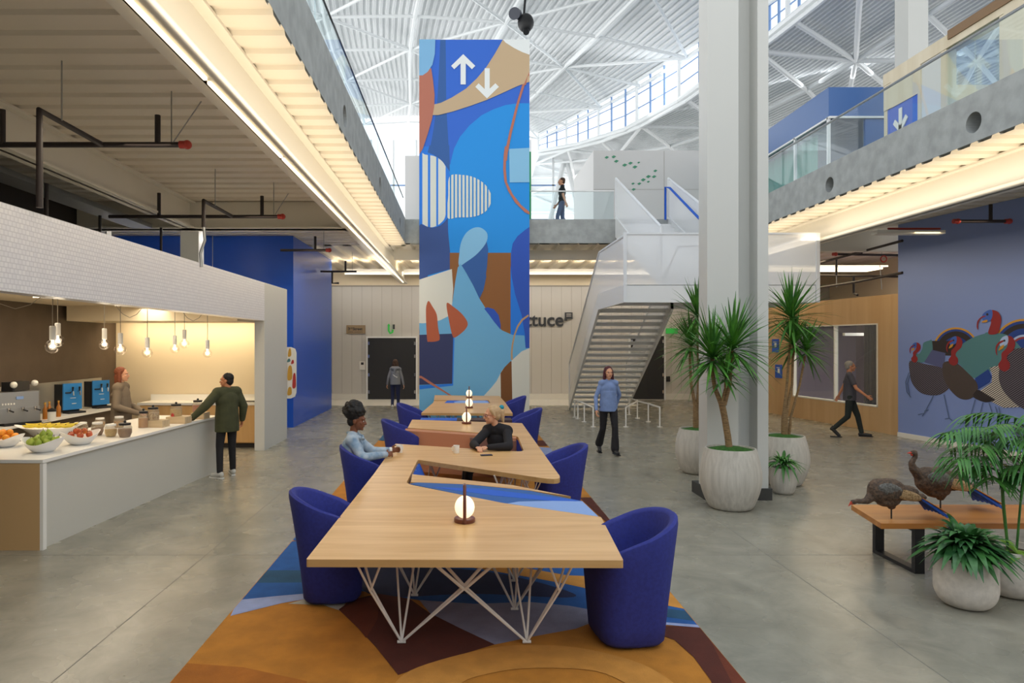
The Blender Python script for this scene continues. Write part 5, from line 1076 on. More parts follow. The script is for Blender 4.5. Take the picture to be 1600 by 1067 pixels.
def potmesh(t, R_, h, m, rim=.82, foot=.62, org=(0, 0, 0)):
    b = MB(); N = 14; pr = [(0, 0), (R_*foot, 0), (R_*(foot+.08), .015)]
    for i in range(1, N+1):
        q = i/N; rr = R_*(foot+.08+(1-foot-.08)*sin(min(1, q/.52)*pi/2)) if q < .52 else R_*(rim+(1-rim)*cos((q-.52)/.48*pi/2)); pr.append((rr, h*q))
    pr += [(R_*rim-.02, h), (R_*rim-.025, h-.05), (0, h-.05)]
    b.lathe(pr, (0, 0, 0), m, 48); b.build('pot', t, smooth=True, angle=60)
def yucca(label, loc, R_, h, trunks, crowns, n=92, L=.72, w=.024, seed=1, ymax=None):
    t = thing('potted_yucca', label, 'plant', loc); potmesh(t, R_, h, 'pot_cement')
    b = MB(); b.lathe([(0, 0), (R_*.78, 0), (R_*.74, .03), (R_*.4, .06), (0, .07)], (0, 0, h-.05), 'moss', 28); b.build('moss', t, smooth=True)
    for p in trunks: b = MB(); b.tube([q[:3] for q in p], [q[3] for q in p], 'trunk', 10); b.build('trunk', t, smooth=True)
    for i, (c, tl, s, nn) in enumerate(crowns):
        b = MB(); crown(b, c, int(n*nn), L*s, w, 'leaf_yucca', tl, .32, rnd=seed*10+i)
        b.v = [Vector((p.x, min(p.y, ymax), p.z)) if ymax is not None else p for p in b.v]
        b.build('leaf_crown', t)
    return t
Y0 = 9.0; px = lambda u, v, Y=Y0, cx=3.51, cy=Y0: (P(u, v, Y).x-cx, Y-cy, P(u, v, Y).z)
cx = 3.51
yucca('large potted yucca with forked trunk in ribbed cement pot, in front of the column', (cx, 8.93, 0), .385, .78,
      [[(*px(1137, 706), .045), (*px(1134, 680), .042), (*px(1129, 650), .04), (*px(1124, 626), .042)], [(*px(1125, 632), .036), (*px(1114, 606), .026), (*px(1110, 580), .024), (*px(1110, 560), .022)], [(*px(1128, 632), .034), (*px(1137, 600, 9.02), .024), (*px(1139, 575, 9.02), .022), (*px(1141, 548, 9.02), .022)], [(*px(1124, 632), .02), (*px(1130, 606, 8.9), .014), (*px(1130, 590, 8.9), .01)]],
      [(px(1110, 560), (-.25, 0, 1), 1.08, 1.15), (px(1142, 545, 9.05), (.3, 0, 1), 1.1, 1.15), (px(1131, 590, 8.88), (0, -.2, 1), .62, .45)], seed=1, ymax=.39)
Yr = 10.45; cxr = P(1223, 0, Yr).x; pr_ = lambda u, v, Y=Yr: px(u, v, Y, cxr, Yr)
yucca('tall potted yucca with three thin trunks, right of the column', (cxr, Yr, 0), .38, .74,
      [[(*pr_(1226, 690), .05), (*pr_(1226, 655), .048), (*pr_(1228, 638), .04)], [(*pr_(1226, 640), .028), (*pr_(1229, 610), .02), (*pr_(1232, 570), .018), (*pr_(1236, 520), .018), (*pr_(1237, 500), .018)], [(*pr_(1230, 640), .026), (*pr_(1238, 600), .018), (*pr_(1239, 560), .018), (*pr_(1242, 540), .018)], [(*pr_(1232, 690), .022), (*pr_(1236, 650), .018), (*pr_(1250, 600), .016), (*pr_(1258, 556), .016)]],
      [(pr_(1236, 497), (0, 0, 1), 1.2, 1.1), (pr_(1240, 540), (-.1, 0, 1), .95, .8), (pr_(1260, 548), (.5, 0, 1), .8, .65)], seed=2)
Yb_ = 11.35; cxb = P(1092, 0, Yb_).x; pb = lambda u, v, Y=Yb_: px(u, v, Y, cxb, Yb_)
yucca('potted yucca half hidden behind the left of the column', (cxb, Yb_, 0), .38, .73,
      [[(*pb(1088, 680), .05), (*pb(1087, 640), .045), (*pb(1088, 628), .04)], [(*pb(1086, 632), .03), (*pb(1080, 600), .024), (*pb(1078, 560), .02), (*pb(1079, 540), .02)], [(*pb(1090, 632), .028), (*pb(1092, 590), .02), (*pb(1090, 520), .02), (*pb(1090, 500), .02)]],
      [(pb(1080, 540), (-.3, 0, 1), 1.0, .9), (pb(1090, 495), (-.1, 0, 1), 1.0, .9)], seed=3)
t = thing('potted_dracaena', 'small bushy plant in a small round cement pot at the column foot', 'plant', (4.6, 9.78, 0)); potmesh(t, .18, .37, 'pot_cement', .85, .66)
b = MB(); b.lathe([(0, 0), (.14, 0), (0, .02)], (0, 0, .33), 'soil', 18); b.build('soil', t); b = MB(); broad(b, (0, 0, .40), 64, .31, .028, 'leaf_palm', 4, .7, 0); b.build('foliage', t)
# right foreground pots
def palm_frond(b, base, d, L, nl, ll, m, rnd):
    rr = random.Random(rnd); d = Vector(d).normalized(); pts = []
    for i in range(9): t = i/8; pts.append(Vector(base)+d*L*t-Vector((0, 0, .38*L*t*t)))
    b.tube(pts, [.005-.0004*i for i in range(9)], m, 5)
    for k in range(nl):
        t = .12+.86*k/nl; i = min(int(t*8), 7); q = pts[i].lerp(pts[i+1], t*8-i); f = (pts[i+1]-pts[i]).normalized(); s = f.cross(Vector((0, 0, 1))).normalized()
        for sg in (-1, 1): leafblade(b, q, f*.7+s*sg+Vector((rr.uniform(-.15, .15), rr.uniform(-.15, .15), rr.uniform(-.35, .05))), ll*(1-.55*abs(t-.45))*rr.uniform(.7, 1.15), .0135, m, .6, 4, fold=.1)
def potu(t, R_, h):
    b = MB(); pr = [(0, 0), (R_*.5, 0)]+[(R_*(.5+.5*sin(R(a))), h*.42*(1-cos(R(a)))) for a in range(10, 91, 10)]+[(R_*.985, h*.8), (R_*.96, h), (R_*.88, h), (R_*.87, h-.05), (0, h-.05)]
    b.lathe(pr, (0, 0, 0), 'pot_stone', 48); b.build('pot', t, smooth=True, angle=60)
pp = (4.13, 5.60, 0); t = thing('potted_plant', 'broad-leaved dark green plant in a pale stone pot before the bench', 'plant', pp); potu(t, .225, .40)
b = MB(); b.lathe([(0, 0), (.19, 0), (0, .02)], (0, 0, .35), 'soil', 18); b.build('soil', t); b = MB(); broad(b, (0, 0, .45), 190, .38, .05, 'leaf_dark', 5, .62, 2); b.build('foliage', t)
pp = (4.72, 5.86, 0); t = thing('potted_palm', 'feathery palm in a pale stone pot at the right edge', 'plant', pp); potu(t, .26, .40)
b = MB(); b.lathe([(0, 0), (.21, 0), (0, .02)], (0, 0, .35), 'soil', 18); b.build('soil', t)
for k, (x, y, hh) in enumerate(((-.11, -.05, .95), (-.06, .03, 1.15), (.04, -.06, 1.3), (.0, .1, .8))):
    b = MB(); b.tube([(x*.4, y*.4, .33), (x, y, .33+hh*.5), (x*1.3, y*1.3, .3+hh)], [.010, .008, .006], 'leaf_palm', 8); b.build('stem', t, smooth=True)
    b = MB()
    for j in range(7): a = j*2.4+k*1.3; palm_frond(b, (x*1.25, y*1.25, .3+hh*(.74+.035*j)), (cos(a), sin(a), .75-.07*j), .52, 13, .24, 'leaf_palm', k*9+j)
    b.build('fronds', t)
b = MB(); broad(b, (-.02, -.14, .33), 16, .26, .045, 'leaf_light', 8, .6); b.build('undergrowth', t)
# ================================================================ BENCH
t = thing('bench', 'honey wood bench with black steel loop legs carrying two turkey decoys', 'bench', (5.2, 6.68, 0)); O = (5.2, 6.68, 0)
b = MB(org=O); b.prism(roundc([(3.88, 6.32), (7.6, 6.32), (7.6, 7.06), (4.02, 7.06)], {}), .43, .48, 'bench_wood'); b.build('seat', t)
for x in (4.22, 5.9, 7.3):
    b = MB(org=O)
    b.box(x, x+.09, 6.36, 6.41, 0.0, .43, 'black_metal'); b.box(x, x+.09, 6.97, 7.02, 0, .43, 'black_metal'); b.box(x, x+.09, 6.41, 6.97, 0, .035, 'black_metal'); b.box(x, x+.09, 6.41, 6.97, .39, .43, 'black_metal'); b.build('leg', t)
# ================================================================ helper: voxel skin
def skin(b, name, parent=None, voxel=.008, loc=(0, 0, 0), rz=0, it=3, disp=None):
    o = b.build(name+'_tmp'); m = o.modifiers.new('r', 'REMESH'); m.mode = 'VOXEL'; m.voxel_size = voxel; m.use_smooth_shade = True
    s = o.modifiers.new('s', 'SMOOTH'); s.factor = .5; s.iterations = it
    if disp:
        tx = bpy.data.textures.new('fine', 'CLOUDS'); tx.noise_scale = disp[1]; d = o.modifiers.new('d', 'DISPLACE'); d.texture = tx; d.strength = disp[0]; d.mid_level = .5
    bpy.context.view_layer.update(); me = bpy.data.meshes.new_from_object(o.evaluated_get(bpy.context.evaluated_depsgraph_get()))
    me.materials.clear(); me.materials.append(MATS[b.mats[0]]); me.polygons.foreach_set('use_smooth', [True]*len(me.polygons)); me.polygons.foreach_set('material_index', [0]*len(me.polygons))
    om = o.data; bpy.data.objects.remove(o); bpy.data.meshes.remove(om); me.name = name
    o = bpy.data.objects.new(name, me); COL.objects.link(o); o.location = loc; o.rotation_euler = (0, 0, rz)
    if parent is not None: o.parent = parent
    return o
# ================================================================ TURKEY DECOYS (head towards -X)
mat('tk_brown', '6A5442', .75, c2='3E332C', nscale=38, bump=.6, bscale=70); mat('tk_grey', '75736E', .55, c2='4A4640', nscale=50, bump=.5, bscale=60); mat('tk_wing', 'C2A074', .7, c2='86683F', nscale=60, bump=.5, bscale=60); mat('tk_red', 'C8402C', .5); mat('tk_orange', 'E08A2A', .6); mat('tk_blue', '1F55B8', .6); mat('tk_head', '4A3830', .7)
def turkey(label, loc, head_up, rz=0, s=1):
    t = None; b = MB()
    for c, r in (((-.01, 0, .31), (.185, .11, .135)), ((-.12, 0, .31), (.12, .10, .135)), ((.16, 0, .285), (.16, .085, .085)), ((.31, 0, .235), (.10, .05, .045)), ((-.02, 0, .2), (.14, .07, .07)), ((.02, 0, .15), (.05, .04, .05))): b.ell(Vector(c)*s, tuple(q*s for q in r), 'tk_brown', 20, 12)
    if head_up: nk = [(-.20, 0, .36, .06), (-.27, 0, .43, .04), (-.285, 0, .49, .027), (-.25, 0, .54, .022), (-.245, 0, .575, .024)]; hd = (-.262, 0, .59); bk = (-.33, 0, .585)
    else: nk = [(-.18, 0, .26, .065), (-.25, 0, .20, .04), (-.31, 0, .19, .028), (-.36, 0, .195, .026)]; hd = (-.395, 0, .185); bk = (-.455, 0, .135)
    for p, q in zip(nk, nk[1:]): b.cap(Vector(p[:3])*s, Vector(q[:3])*s, p[3]*s, q[3]*s, 'tk_brown', 12)
    b.ell(Vector(hd)*s, tuple(q*s for q in (.038, .025, .028)), 'tk_brown', 14, 10)
    o = skin(b, 'turkey_decoy', None, .008, loc, rz, 2, (.010, .03)); tag(o, label, 'decoy'); t = o
    b = MB(); b.tube([Vector(hd)*s+Vector(((-.025)*s, 0, 0)), Vector(bk)*s], [.014*s, .003*s], 'tk_red', 8); b.ell(Vector(hd)*s+Vector((-.02*s, 0, -.02*s)), .014*s, 'tk_red', 8, 6); b.build('beak', t, smooth=True)
    for sg in (-1, 1):
        b = MB(); b.ell((0, 0, 0), (.17*s, .02*s, .055*s), 'tk_wing', 16, 10, Matrix.Rotation(R(14), 3, 'Y')); w = b.build('wing', t, smooth=True); w.location = (.14*s, sg*.078*s, .275*s)
        b = MB(); b.ell((0, 0, 0), (.14*s, .03*s, .07*s), 'tk_grey', 16, 10, Matrix.Rotation(R(10), 3, 'Y')); w = b.build('shoulder_feathers', t, smooth=True); w.location = (-.04*s, sg*.08*s, .335*s)
        b = MB(); b.ell((0, 0, 0), .005*s, 'black_metal', 8, 6); w = b.build('eye', t); w.location = Vector(hd)*s+Vector((-.012*s, sg*.022*s, .008*s))
    for k in range(7):
        a = (k-3)*.05; b = MB(); c0 = Vector((.33, a*.3, .235))*s; c1 = Vector((.56, a*1.2, .09-abs(a)*.1))*s; dn = Vector((0, 0, -.012))*s
        m = 'tk_orange' if k in (0, 6, 3) else 'tk_blue'
        b.slab([c0+Vector((0, -.012, 0)), c1+Vector((-.02, -.018, .01)), c1, c1+Vector((-.02, .018, .01)), c0+Vector((0, .012, 0))], (.3, 0, 1), .006*s, m); b.slab([c0+dn*2, c1+dn*2+Vector((-.04, 0, 0)), c1+dn+Vector((-.01, 0, 0)), c0], (0, 1, 0), .01*s, 'tk_blue'); b.build('tail_feather', t)
    b = MB(); b.tube([(0.02*s, 0, 0), (.02*s, 0, .2*s)], .007, 'black_metal', 8); b.build('rod', t)
    return t
turkey('brown turkey decoy with lowered head pecking, at the left end of the bench', (4.07, 6.5, .48), False, 0, .86)
turkey('brown turkey decoy with raised head, behind the palm fronds on the bench', (4.76, 6.82, .48), True, .05, .98)
# ================================================================ PEOPLE (front = -Y before rotation)
mat('eye_dark', '1a1412', .3); mat('shoe_black', '1c1c1e', .5); mat('shoe_white', 'C9C8C2', .6); mat('shoe_sole', 'EDEBE4', .6)
def V(*a): return Vector(a)
def hand(b, w, d, n, m, curl=.4, side=1, s=1):
    """w wrist, d direction of the hand, n palm normal, side: which side the thumb is on"""
    w = V(*w); d = V(*d).normalized(); n = V(*n); n = (n-d*n.dot(d)).normalized(); l = d.cross(n)*side; rot = Matrix((l, d, n)).transposed()
    b.ell(w+d*.045*s, (.038*s, .05*s, .015*s), m, 14, 10, rot)
    for k, (off, L) in enumerate(((.027, .070), (.009, .078), (-.009, .072), (-.026, .057))):
        p = w+d*.082*s+l*off*s; a = curl; fan = l*(off*1.6)
        for j, q in enumerate((.45, .32, .23)):
            v = (d*cos(a)+n*sin(a)+fan).normalized(); e = p+v*L*q*s; b.cap(p, e, (.0092-.0009*j)*s, (.0085-.0009*j)*s, m, 8); p = e; a += curl*1.1
    p = w+d*.022*s+l*.03*s; v = (l*.75+d*.75+n*.35).normalized(); e = p+v*.036*s; b.cap(p, e, .0125*s, .0105*s, m, 8); v2 = (d*.9+l*.25+n*.45).normalized(); b.cap(e, e+v2*.03*s, .0105*s, .0085*s, m, 8)
def stand(h=1.72):
    k = h/1.72
    J = dict(pelvis=(0, 0, .95), belly=(0, 0, 1.08), chest=(0, .0, 1.27), neck=(0, .01, 1.45), head=(0, -.015, 1.595), sl=(.175, 0, 1.40), sr=(-.175, 0, 1.40), el=(.23, .02, 1.12), er=(-.23, .02, 1.12), wl=(.24, -.06, .88), wr=(-.24, -.06, .88),
             hl=(.09, 0, .93), hr=(-.09, 0, .93), kl=(.10, -.01, .50), kr=(-.10, -.01, .50), al=(.10, .03, .09), ar=(-.10, .03, .09), tl=(.12, -.12, .03), tr=(-.12, -.12, .03))
    return {a: V(*p)*k for a, p in J.items()}
def person(label, loc, rz, J, skin_c, top, bottom, hair_fn, shoe='shoe_black', sleeve='long', head_rot=(0, 0, 0), hands=None, female=False, flare=0, collar=None, hem=0, curl=.4, k=1.0, hs=1.0, top_disp=None, bulk=0):
    m = skin_c; b = MB()
    if female: J['sl'] = J['sl'].lerp(J['sr'], .11)-V(0, 0, .012); J['sr'] = J['sr'].lerp(J['sl'], .11)-V(0, 0, .012)
    ch, pe, be, ne = J['chest'], J['pelvis'], J['belly'], J['neck']
    fw = .9 if female else 1
    def torso(b, mm, g):
        up = (ne-pe).normalized(); side = (J['sl']-J['sr']).normalized(); fr = side.cross(up).normalized(); rot = Matrix((side, fr, up)).transposed()
        b.ell(ch, (.165*fw+g, .105+g, .17), mm, 18, 12, rot); b.ell(be, (.135*fw+g, .10+g, .15), mm, 18, 12, rot); b.ell(pe, (.155+g, .11+g, .11), mm, 18, 12, rot)
        b.cap(J['sl']*.9+J['sr']*.1, J['sr']*.9+J['sl']*.1, .052+g, .052+g, mm, 14); b.cap(J['sl'], ne-V(0, 0, .02), .055+g, .05+g*.6, mm); b.cap(J['sr'], ne-V(0, 0, .02), .055+g, .05+g*.6, mm)
        if female:
            for sg in (-1, 1): b.ell(ch+side*sg*.065-fr*.06+up*.0, (.055+g, .05+g, .055), mm, 12, 8)
    torso(b, m, -.012)
    for s_ in 'lr':
        b.cap(J['s'+s_], J['e'+s_], .044*fw, .036*fw, m); b.cap(J['e'+s_], J['w'+s_], .036*fw, .024*fw, m)
        b.cap(J['h'+s_], J['k'+s_], .075, .05, m); b.cap(J['k'+s_], J['a'+s_], .05, .035, m); b.cap(J['a'+s_], J['t'+s_], .035, .025, m)
        w = J['w'+s_]; d = (w-J['e'+s_]).normalized(); hd = (hands or {}).get(s_, (tuple(d), (1, 0, 0) if s_ == 'r' else (-1, 0, 0), 1 if s_ == 'r' else -1))
        hand(b, w, hd[0], hd[1], m, curl, hd[2], k*.98)
    hc = J['head']; HR = Matrix.Rotation(head_rot[2], 3, 'Z') @ Matrix.Rotation(head_rot[0], 3, 'X') @ Matrix.Rotation(head_rot[1], 3, 'Y')
    h = lambda x, y, z: hc+HR @ (V(x, y, z)*hs)
    sc = lambda *r: tuple(q*hs for q in r)
    b.cap(ne-V(0, 0, .05), h(0, .02, -.06), .056*(fw), .052*fw, m)
    b.ell(h(0, .015, .03), sc(.074, .094, .088), m, 20, 14, HR); b.ell(h(0, -.03, -.04), sc(.057, .062, .072), m, 18, 12, HR); b.ell(h(0, -.068, -.092), sc(.024, .02, .019), m, 12, 8, HR)
    b.cap(h(-.032, -.077, .022), h(.032, -.077, .022), .015*hs, .015*hs, m, 10); b.cap(h(0, -.088, .008), h(0, -.108, -.03), .009*hs, .0125*hs, m, 10); b.ell(h(0, -.092, -.034), sc(.018, .014, .01), m, 10, 8, HR)
    for sg in (-1, 1): b.ell(h(sg*.074, .01, -.012), sc(.010, .019, .030), m, 10, 8, HR); b.ell(h(sg*.038, -.062, -.022), sc(.022, .02, .02), m, 10, 8, HR)
    b.cap(h(-.018, -.086, -.060), h(.018, -.086, -.060), .009*hs, .009*hs, m, 8)
    body = skin(b, 'person', None, .0062, loc, rz, 2); tag(body, label, 'person')
    for sg in (-1, 1):
        e = MB(); e.ell((0, 0, 0), .0080*hs, 'shoe_sole', 12, 8); e.ell(HR @ V(0, -.0045, 0), .0060*hs, 'eye_dark', 10, 8); o = e.build('eye', body, smooth=True); o.location = h(sg*.031, -.0845, -.001)
        e = MB(); e.cap(h(sg*.018, -.094, .021), h(sg*.044, -.086, .021), .0035*hs, .003*hs, 'eye_dark', 8); e.build('eyebrow', body, smooth=True)
    mat('lip', '9B4A44', .5); e = MB(); e.cap(h(-.017, -.0945, -.060), h(.017, -.0945, -.060), .0045*hs, .0045*hs, 'lip', 8); e.build('lips', body, smooth=True)
    # clothes
    b = MB(); torso(b, top, .012+bulk); b.cap(ne-V(0, 0, .07), ne-V(0, 0, .025), .078*fw, .062*fw, top)
    if hem: q_ = .172+bulk; b.lathe([(0, -.05-hem), (q_+.004, -.05-hem), (q_, .05), (q_*.95, .18), (q_*.92, .28), (0, .36)], (pe.x, pe.y, pe.z), top, 24, 1, .78)
    for s_ in 'lr':
        if sleeve == 'long': b.cap(J['s'+s_], J['e'+s_], .056*fw+bulk, .047*fw+bulk, top); b.cap(J['e'+s_], J['w'+s_].lerp(J['e'+s_], .04), .047*fw+bulk, .036*fw+bulk*.5, top)
        else: b.cap(J['s'+s_], J['s'+s_].lerp(J['e'+s_], .62), .062, .058, top)
    c_ = skin(b, 'shirt' if sleeve != 'long' else 'jumper', body, .009, it=4, disp=top_disp)
    b = MB(); b.ell(pe-V(0, 0, .02), (.158, .118, .12), bottom, 18, 12)
    for s_ in 'lr':
        b.cap(J['h'+s_], J['k'+s_], .088, .062, bottom); b.cap(J['k'+s_], J['a'+s_]+(J['k'+s_]-J['a'+s_])*.06, .060, .05+flare, bottom)
    skin(b, 'trousers', body, .011, it=4)
    for s_ in 'lr':
        a, t_ = J['a'+s_], J['t'+s_]; b = MB(); b.cap(a-V(0, 0, .02), t_+V(0, 0, .012), .043, .036, shoe); b.ell(a-V(0, 0, .03)+(a-t_)*.15, (.04, .05, .045), shoe); b.cap(a, a+V(0, 0, .03), .04, .04, shoe); skin(b, 'shoe', body, .009, it=2)
        if shoe != 'x':
            d = (t_-a); d.z = 0; L = d.length; d.normalize(); sd = V(-d.y, d.x, 0); zb = min(a.z-.065, t_.z-.028); c0 = a-d*.06; c1 = t_+d*.04; b = MB()
            b.slab([c0-sd*.032+V(0, 0, zb-c0.z), c0+sd*.032+V(0, 0, zb-c0.z), c1+sd*.036+V(0, 0, zb-c1.z), c1+d*.02+V(0, 0, zb-c1.z), c1-sd*.036+V(0, 0, zb-c1.z)], (0, 0, 1), .02, 'shoe_sole' if shoe != 'shoe_black' else 'shoe_black'); b.build('shoe_sole', body)
    hb = MB(); hair_fn(hb, h, HR, hs); skin(hb, 'hair', body, .0075, it=2, disp=(.012, .02))
    return body, h, HR
def hair_cap(m, extra=None, y=.027, r=(.083, .095, .086), z=.045):
    def f(b, h, HR, s):
        b.ell(h(0, y, z), tuple(q*s for q in r), m, 20, 14, HR); b.ell(h(0, .055, -.01), (.072*s, .055*s, .07*s), m, 16, 10, HR)
        if extra: extra(b, h, HR, s, m)
    return f
def long_hair(b, h, HR, s, m, L=.27):
    for sg in (-1, 1):
        b.cap(h(sg*.066, .02, .03), h(sg*.078, .02, -.10), .032*s, .034*s, m); b.cap(h(sg*.078, .02, -.10), h(sg*.078, .0, -L), .034*s, .018*s, m); b.cap(h(sg*.03, .07, -.03), h(sg*.04, .075, -L-.01), .045*s, .026*s, m)
def bob(b, h, HR, s, m): long_hair(b, h, HR, s, m, .17)
def afro(b, h, HR, s, m):
    rr = random.Random(2); b.ell(h(0, .05, .10), (.115*s, .12*s, .105*s), m)
    for i in range(120):
        a = rr.uniform(0, 6.28); e = rr.uniform(-.3, 1.57); b.ell(h(.108*cos(a)*cos(e), .048+.115*sin(a)*cos(e), .10+.105*sin(e)), rr.uniform(.014, .026)*s, m, 8, 6)
def pony(b, h, HR, s, m):
    b.cap(h(0, .085, .06), h(0, .13, .03), .035*s, .04*s, m); b.cap(h(0, .13, .03), h(0, .14, -.10), .04*s, .018*s, m)
    for sg in (-1, 1): b.cap(h(sg*.06, -.02, .07), h(sg*.078, .01, .0), .022*s, .016*s, m)
for n_, c in dict(skin_light='D9A07E', skin_mid='B97B57', skin_dark='7A4A32', hair_auburn='7A3F22', hair_black='110e0d', hair_red='4A1520', hair_blond='C2A27A', hair_grey='8B857C', hair_brown='4B3322').items(): mat(n_, c, .55 if 'skin' in n_ else .7)
mat('knit_taupe', '7D6E5C', .9); mat('olive_jacket', '3F4229', .85, noise=.15, nscale=8); mat('trouser_black', '1F1D20', .85); mat('denim_light', 'B6C2CC', .85, c2='7390AC', nscale=9); mat('jumper_black', '1E1C20', .9); mat('top_blue', '7A90BE', .8, noise=.12, nscale=9); mat('tee_grey', '4A474C', .85); mat('trouser_green', '1F2622', .85); mat('hoodie_grey', '85878A', .9); mat('trouser_navy', '22294A', .85); mat('tee_black', '1d2226', .85); mat('jeans_grey', '5A6A8C', .85)
# 1 barista behind the bar
J = stand(1.76); J['wl'] = V(.10, -.33, 1.0); J['el'] = V(.24, -.02, 1.12); J['wr'] = V(-.12, -.33, 1.0); J['er'] = V(-.25, -.02, 1.12)
J = {a: p.copy() for a, p in J.items()}
person('barista with auburn hair and a taupe jumper standing behind the bar', (-5.62, 11.25, 0), R(95), J, 'skin_light', 'knit_taupe', 'trouser_black', hair_cap('hair_auburn', bob), female=True, head_rot=(0, 0, .1), hem=.08, bulk=.018, hands={'l': ((-.3, -1, -.2), (0, 0, -1), 1), 'r': ((.3, -1, -.2), (0, 0, -1), -1)})
# 2 customer in the green jacket
J = stand(1.67)
J['kl'] = V(.12, -.02, .5); J['al'] = V(.16, .05, .09); J['tl'] = V(.20, -.10, .03); J['ar'] = V(-.14, -.05, .09); J['tr'] = V(-.20, -.20, .03)
J['wl'] = V(.56, -.08, .985); J['el'] = V(.38, .0, 1.17); J['wr'] = V(-.28, .0, .9); J['er'] = V(-.27, .05, 1.12)
person('customer in a dark olive jacket and black trousers leaning on the bar', (-3.78, 10.98, 0), R(-128), J, 'skin_mid', 'olive_jacket', 'trouser_black', hair_cap('hair_black', r=(.08, .092, .08)), 'shoe_white', head_rot=(0, 0, .6), hem=.14, bulk=.024, hands={'l': ((1, -.1, -.2), (0, 0, -1), 1)}, top_disp=(.006, .2))
# 3 person at the far door, from behind
J = stand(1.62); J['kl'] = V(.09, -.06, .47); J['al'] = V(.09, .08, .12); J['tl'] = V(.1, -.05, .04); J['ar'] = V(-.09, -.04, .09); J['tr'] = V(-.1, -.19, .03)
J['wl'] = V(.27, -.05, .80); J['wr'] = V(-.27, .02, .80)
p3, _, _ = person('person in a grey hooded top walking away toward the dark door', (-2.17, 22.2, 0), pi, J, 'skin_light', 'hoodie_grey', 'trouser_navy', hair_cap('hair_brown', bob), 'shoe_white', female=True, hem=.04)
b = MB(); b.cap((-.09, .09, 1.34), (.09, .09, 1.34), .06, .06, 'hoodie_grey'); b.cap((0, .11, 1.3), (0, .12, 1.2), .06, .03, 'hoodie_grey'); skin(b, 'hood', p3, .01)
b = MB(); b.slab([(-.07, .128, 1.03), (.02, .132, 1.08), (.08, .128, 1.14), (.03, .13, 1.12), (-.03, .13, 1.07), (-.08, .126, 1.06)], (0, 1, 0), .004, 'shoe_sole'); b.build('print', p3)
# 4 person on the upper floor
J = stand(1.72); J['kl'] = V(.09, -.14, .52); J['al'] = V(.09, -.16, .1); J['tl'] = V(.1, -.32, .05); J['kr'] = V(-.09, .02, .5); J['ar'] = V(-.09, .24, .14); J['tr'] = V(-.1, .12, .03); J['wl'] = V(.24, .1, .9); J['wr'] = V(-.24, -.16, .92)
person('person in a black tee walking along the upper floor rail', (3.06, 20.9, 5.5), R(-95), J, 'skin_light', 'tee_black', 'jeans_grey', hair_cap('hair_brown', r=(.08, .092, .08)), sleeve='short')
# 5 walking woman
J = stand(1.70); J['kl'] = V(.09, -.14, .50); J['al'] = V(.08, -.17, .10); J['tl'] = V(.09, -.33, .05); J['kr'] = V(-.10, .03, .48); J['ar'] = V(-.12, .25, .16); J['tr'] = V(-.13, .13, .03); J['wl'] = V(.19, .14, .92); J['el'] = V(.24, .08, 1.14); J['wr'] = V(-.27, -.12, .86); J['er'] = V(-.25, .0, 1.1)
person('walking woman with dark red hair, blue top and black trousers', (2.84, 13.25, 0), R(4), J, 'skin_light', 'top_blue', 'trouser_black', hair_cap('hair_red', long_hair), female=True, flare=.03, hem=.06, top_disp=(.006, .2))
# 6 man right
J = stand(1.75); J['kl'] = V(.09, -.16, .50); J['al'] = V(.09, -.24, .11); J['tl'] = V(.10, -.41, .06); J['kr'] = V(-.09, .04, .49); J['ar'] = V(-.09, .33, .20); J['tr'] = V(-.1, .21, .04); J['wl'] = V(.24, .22, .93); J['el'] = V(.24, .12, 1.14); J['wr'] = V(-.28, -.32, .98); J['er'] = V(-.25, -.12, 1.14)
p6, h6, HR6 = person('walking man with grey hair, grey tee and dark trousers', (8.80, 15.5, 0), R(62), J, 'skin_mid', 'tee_grey', 'trouser_green', hair_cap('hair_grey'), 'shoe_black', sleeve='short', head_rot=(0, 0, .2), hem=.06)
b = MB()
for sg in (-1, 1): b.tube([h6(sg*.033+.019*cos(R(a)), -.098, .0+.015*sin(R(a))) for a in range(0, 361, 40)], .003, 'black_metal', 6); b.tube([h6(sg*.052, -.096, .003), h6(sg*.08, .0, .003)], .0025, 'black_metal', 6)
b.build('glasses', p6)
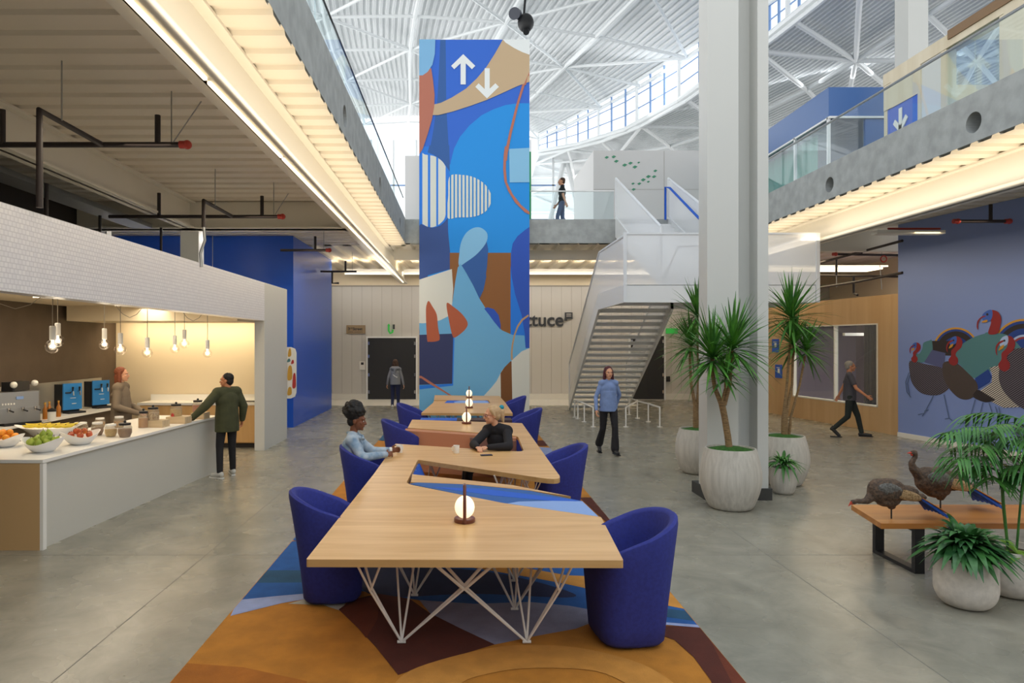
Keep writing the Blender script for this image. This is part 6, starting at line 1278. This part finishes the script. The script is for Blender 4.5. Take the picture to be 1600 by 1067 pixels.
# 7 seated, denim jacket; local front -Y -> world +X
J = dict(pelvis=V(0, .02, .56), belly=V(0, .08, .70), chest=V(0, .13, .86), neck=V(0, .13, 1.05), head=V(0, .08, 1.215), sl=V(.165, .12, 1.0), sr=V(-.165, .12, 1.0), el=V(.22, -.08, .80), er=V(-.24, -.02, .80), wl=V(.24, -.30, .81), wr=V(-.02, -.28, .80),
         hl=V(.09, -.02, .55), hr=V(-.09, -.02, .55), kl=V(.10, -.44, .54), kr=V(-.10, -.44, .54), al=V(.11, -.42, .12), ar=V(-.10, -.50, .12), tl=V(.12, -.58, .07), tr=V(-.11, -.66, .07))
p7, h7, HR7 = person('seated woman in a light denim jacket holding a white cup', (-1.20, 8.30, 0), R(90), J, 'skin_dark', 'denim_light', 'denim_light', hair_cap('hair_black', afro), female=True, head_rot=(.12, 0, -.05), hs=1.08, bulk=.016, hands={'l': ((.3, -1, .05), (-1, -.2, 0), -1), 'r': ((.7, -.7, 0), (.5, .4, -.3), 1)}, curl=.55, top_disp=(.008, .09))
b = MB(); b.tube([(-.07, .02, 1.01), (0, .0, .985), (.07, .02, 1.01), (.09, .11, 1.04), (0, .19, 1.06), (-.09, .11, 1.04), (-.07, .02, 1.01)], .018, 'denim_light', 10); b.build('collar', p7, smooth=True)
b = MB(); b.tube([(.24, -.29, .81), (.245, -.325, .81)], .038, 'shoe_sole', 14); b.build('cuff', p7, smooth=True)
# 8 seated, black jumper
J = dict(pelvis=V(0, .05, .53), belly=V(0, .06, .67), chest=V(0, .02, .82), neck=V(-.02, -.05, 1.03), head=V(-.06, -.10, 1.175), sl=V(.17, -.03, .97), sr=V(-.18, -.03, .97), el=V(.27, -.38, .805), er=V(-.22, -.38, .805), wl=V(.04, -.52, .80), wr=V(-.10, -.56, .80),
         hl=V(.09, 0, .52), hr=V(-.09, 0, .52), kl=V(-.30, -.34, .47), kr=V(-.38, -.20, .47), al=V(-.30, -.42, .10), ar=V(-.42, -.26, .10), tl=V(-.40, -.54, .05), tr=V(-.54, -.36, .05))
p8, h8, HR8 = person('seated woman in a black jumper with blond ponytail and glasses', (.50, 9.34, 0), R(-22), J, 'skin_light', 'jumper_black', 'trouser_black', hair_cap('hair_blond', pony), female=True, head_rot=(.08, 0, -.95), hands={'l': ((-1, -.35, 0), (.1, .1, -1), 1), 'r': ((.6, -.8, 0), (0, .1, -1), 1)}, curl=.5, bulk=.016, hs=1.06)
b = MB()
for sg in (-1, 1): b.tube([h8(sg*.033+.019*cos(R(a)), -.099, .0+.015*sin(R(a))) for a in range(0, 361, 40)], .0028, 'tk_red' if 0 else 'lip', 6); b.tube([h8(sg*.052, -.096, .003), h8(sg*.08, .0, .003)], .0025, 'lip', 6)
b.build('glasses', p8); mat('scrunchie', '1C8FA8', .7); b = MB(); b.ell(h8(0, .135, .085), (.034, .034, .034), 'scrunchie', 12, 8); b.build('hair_tie', p8, smooth=True)
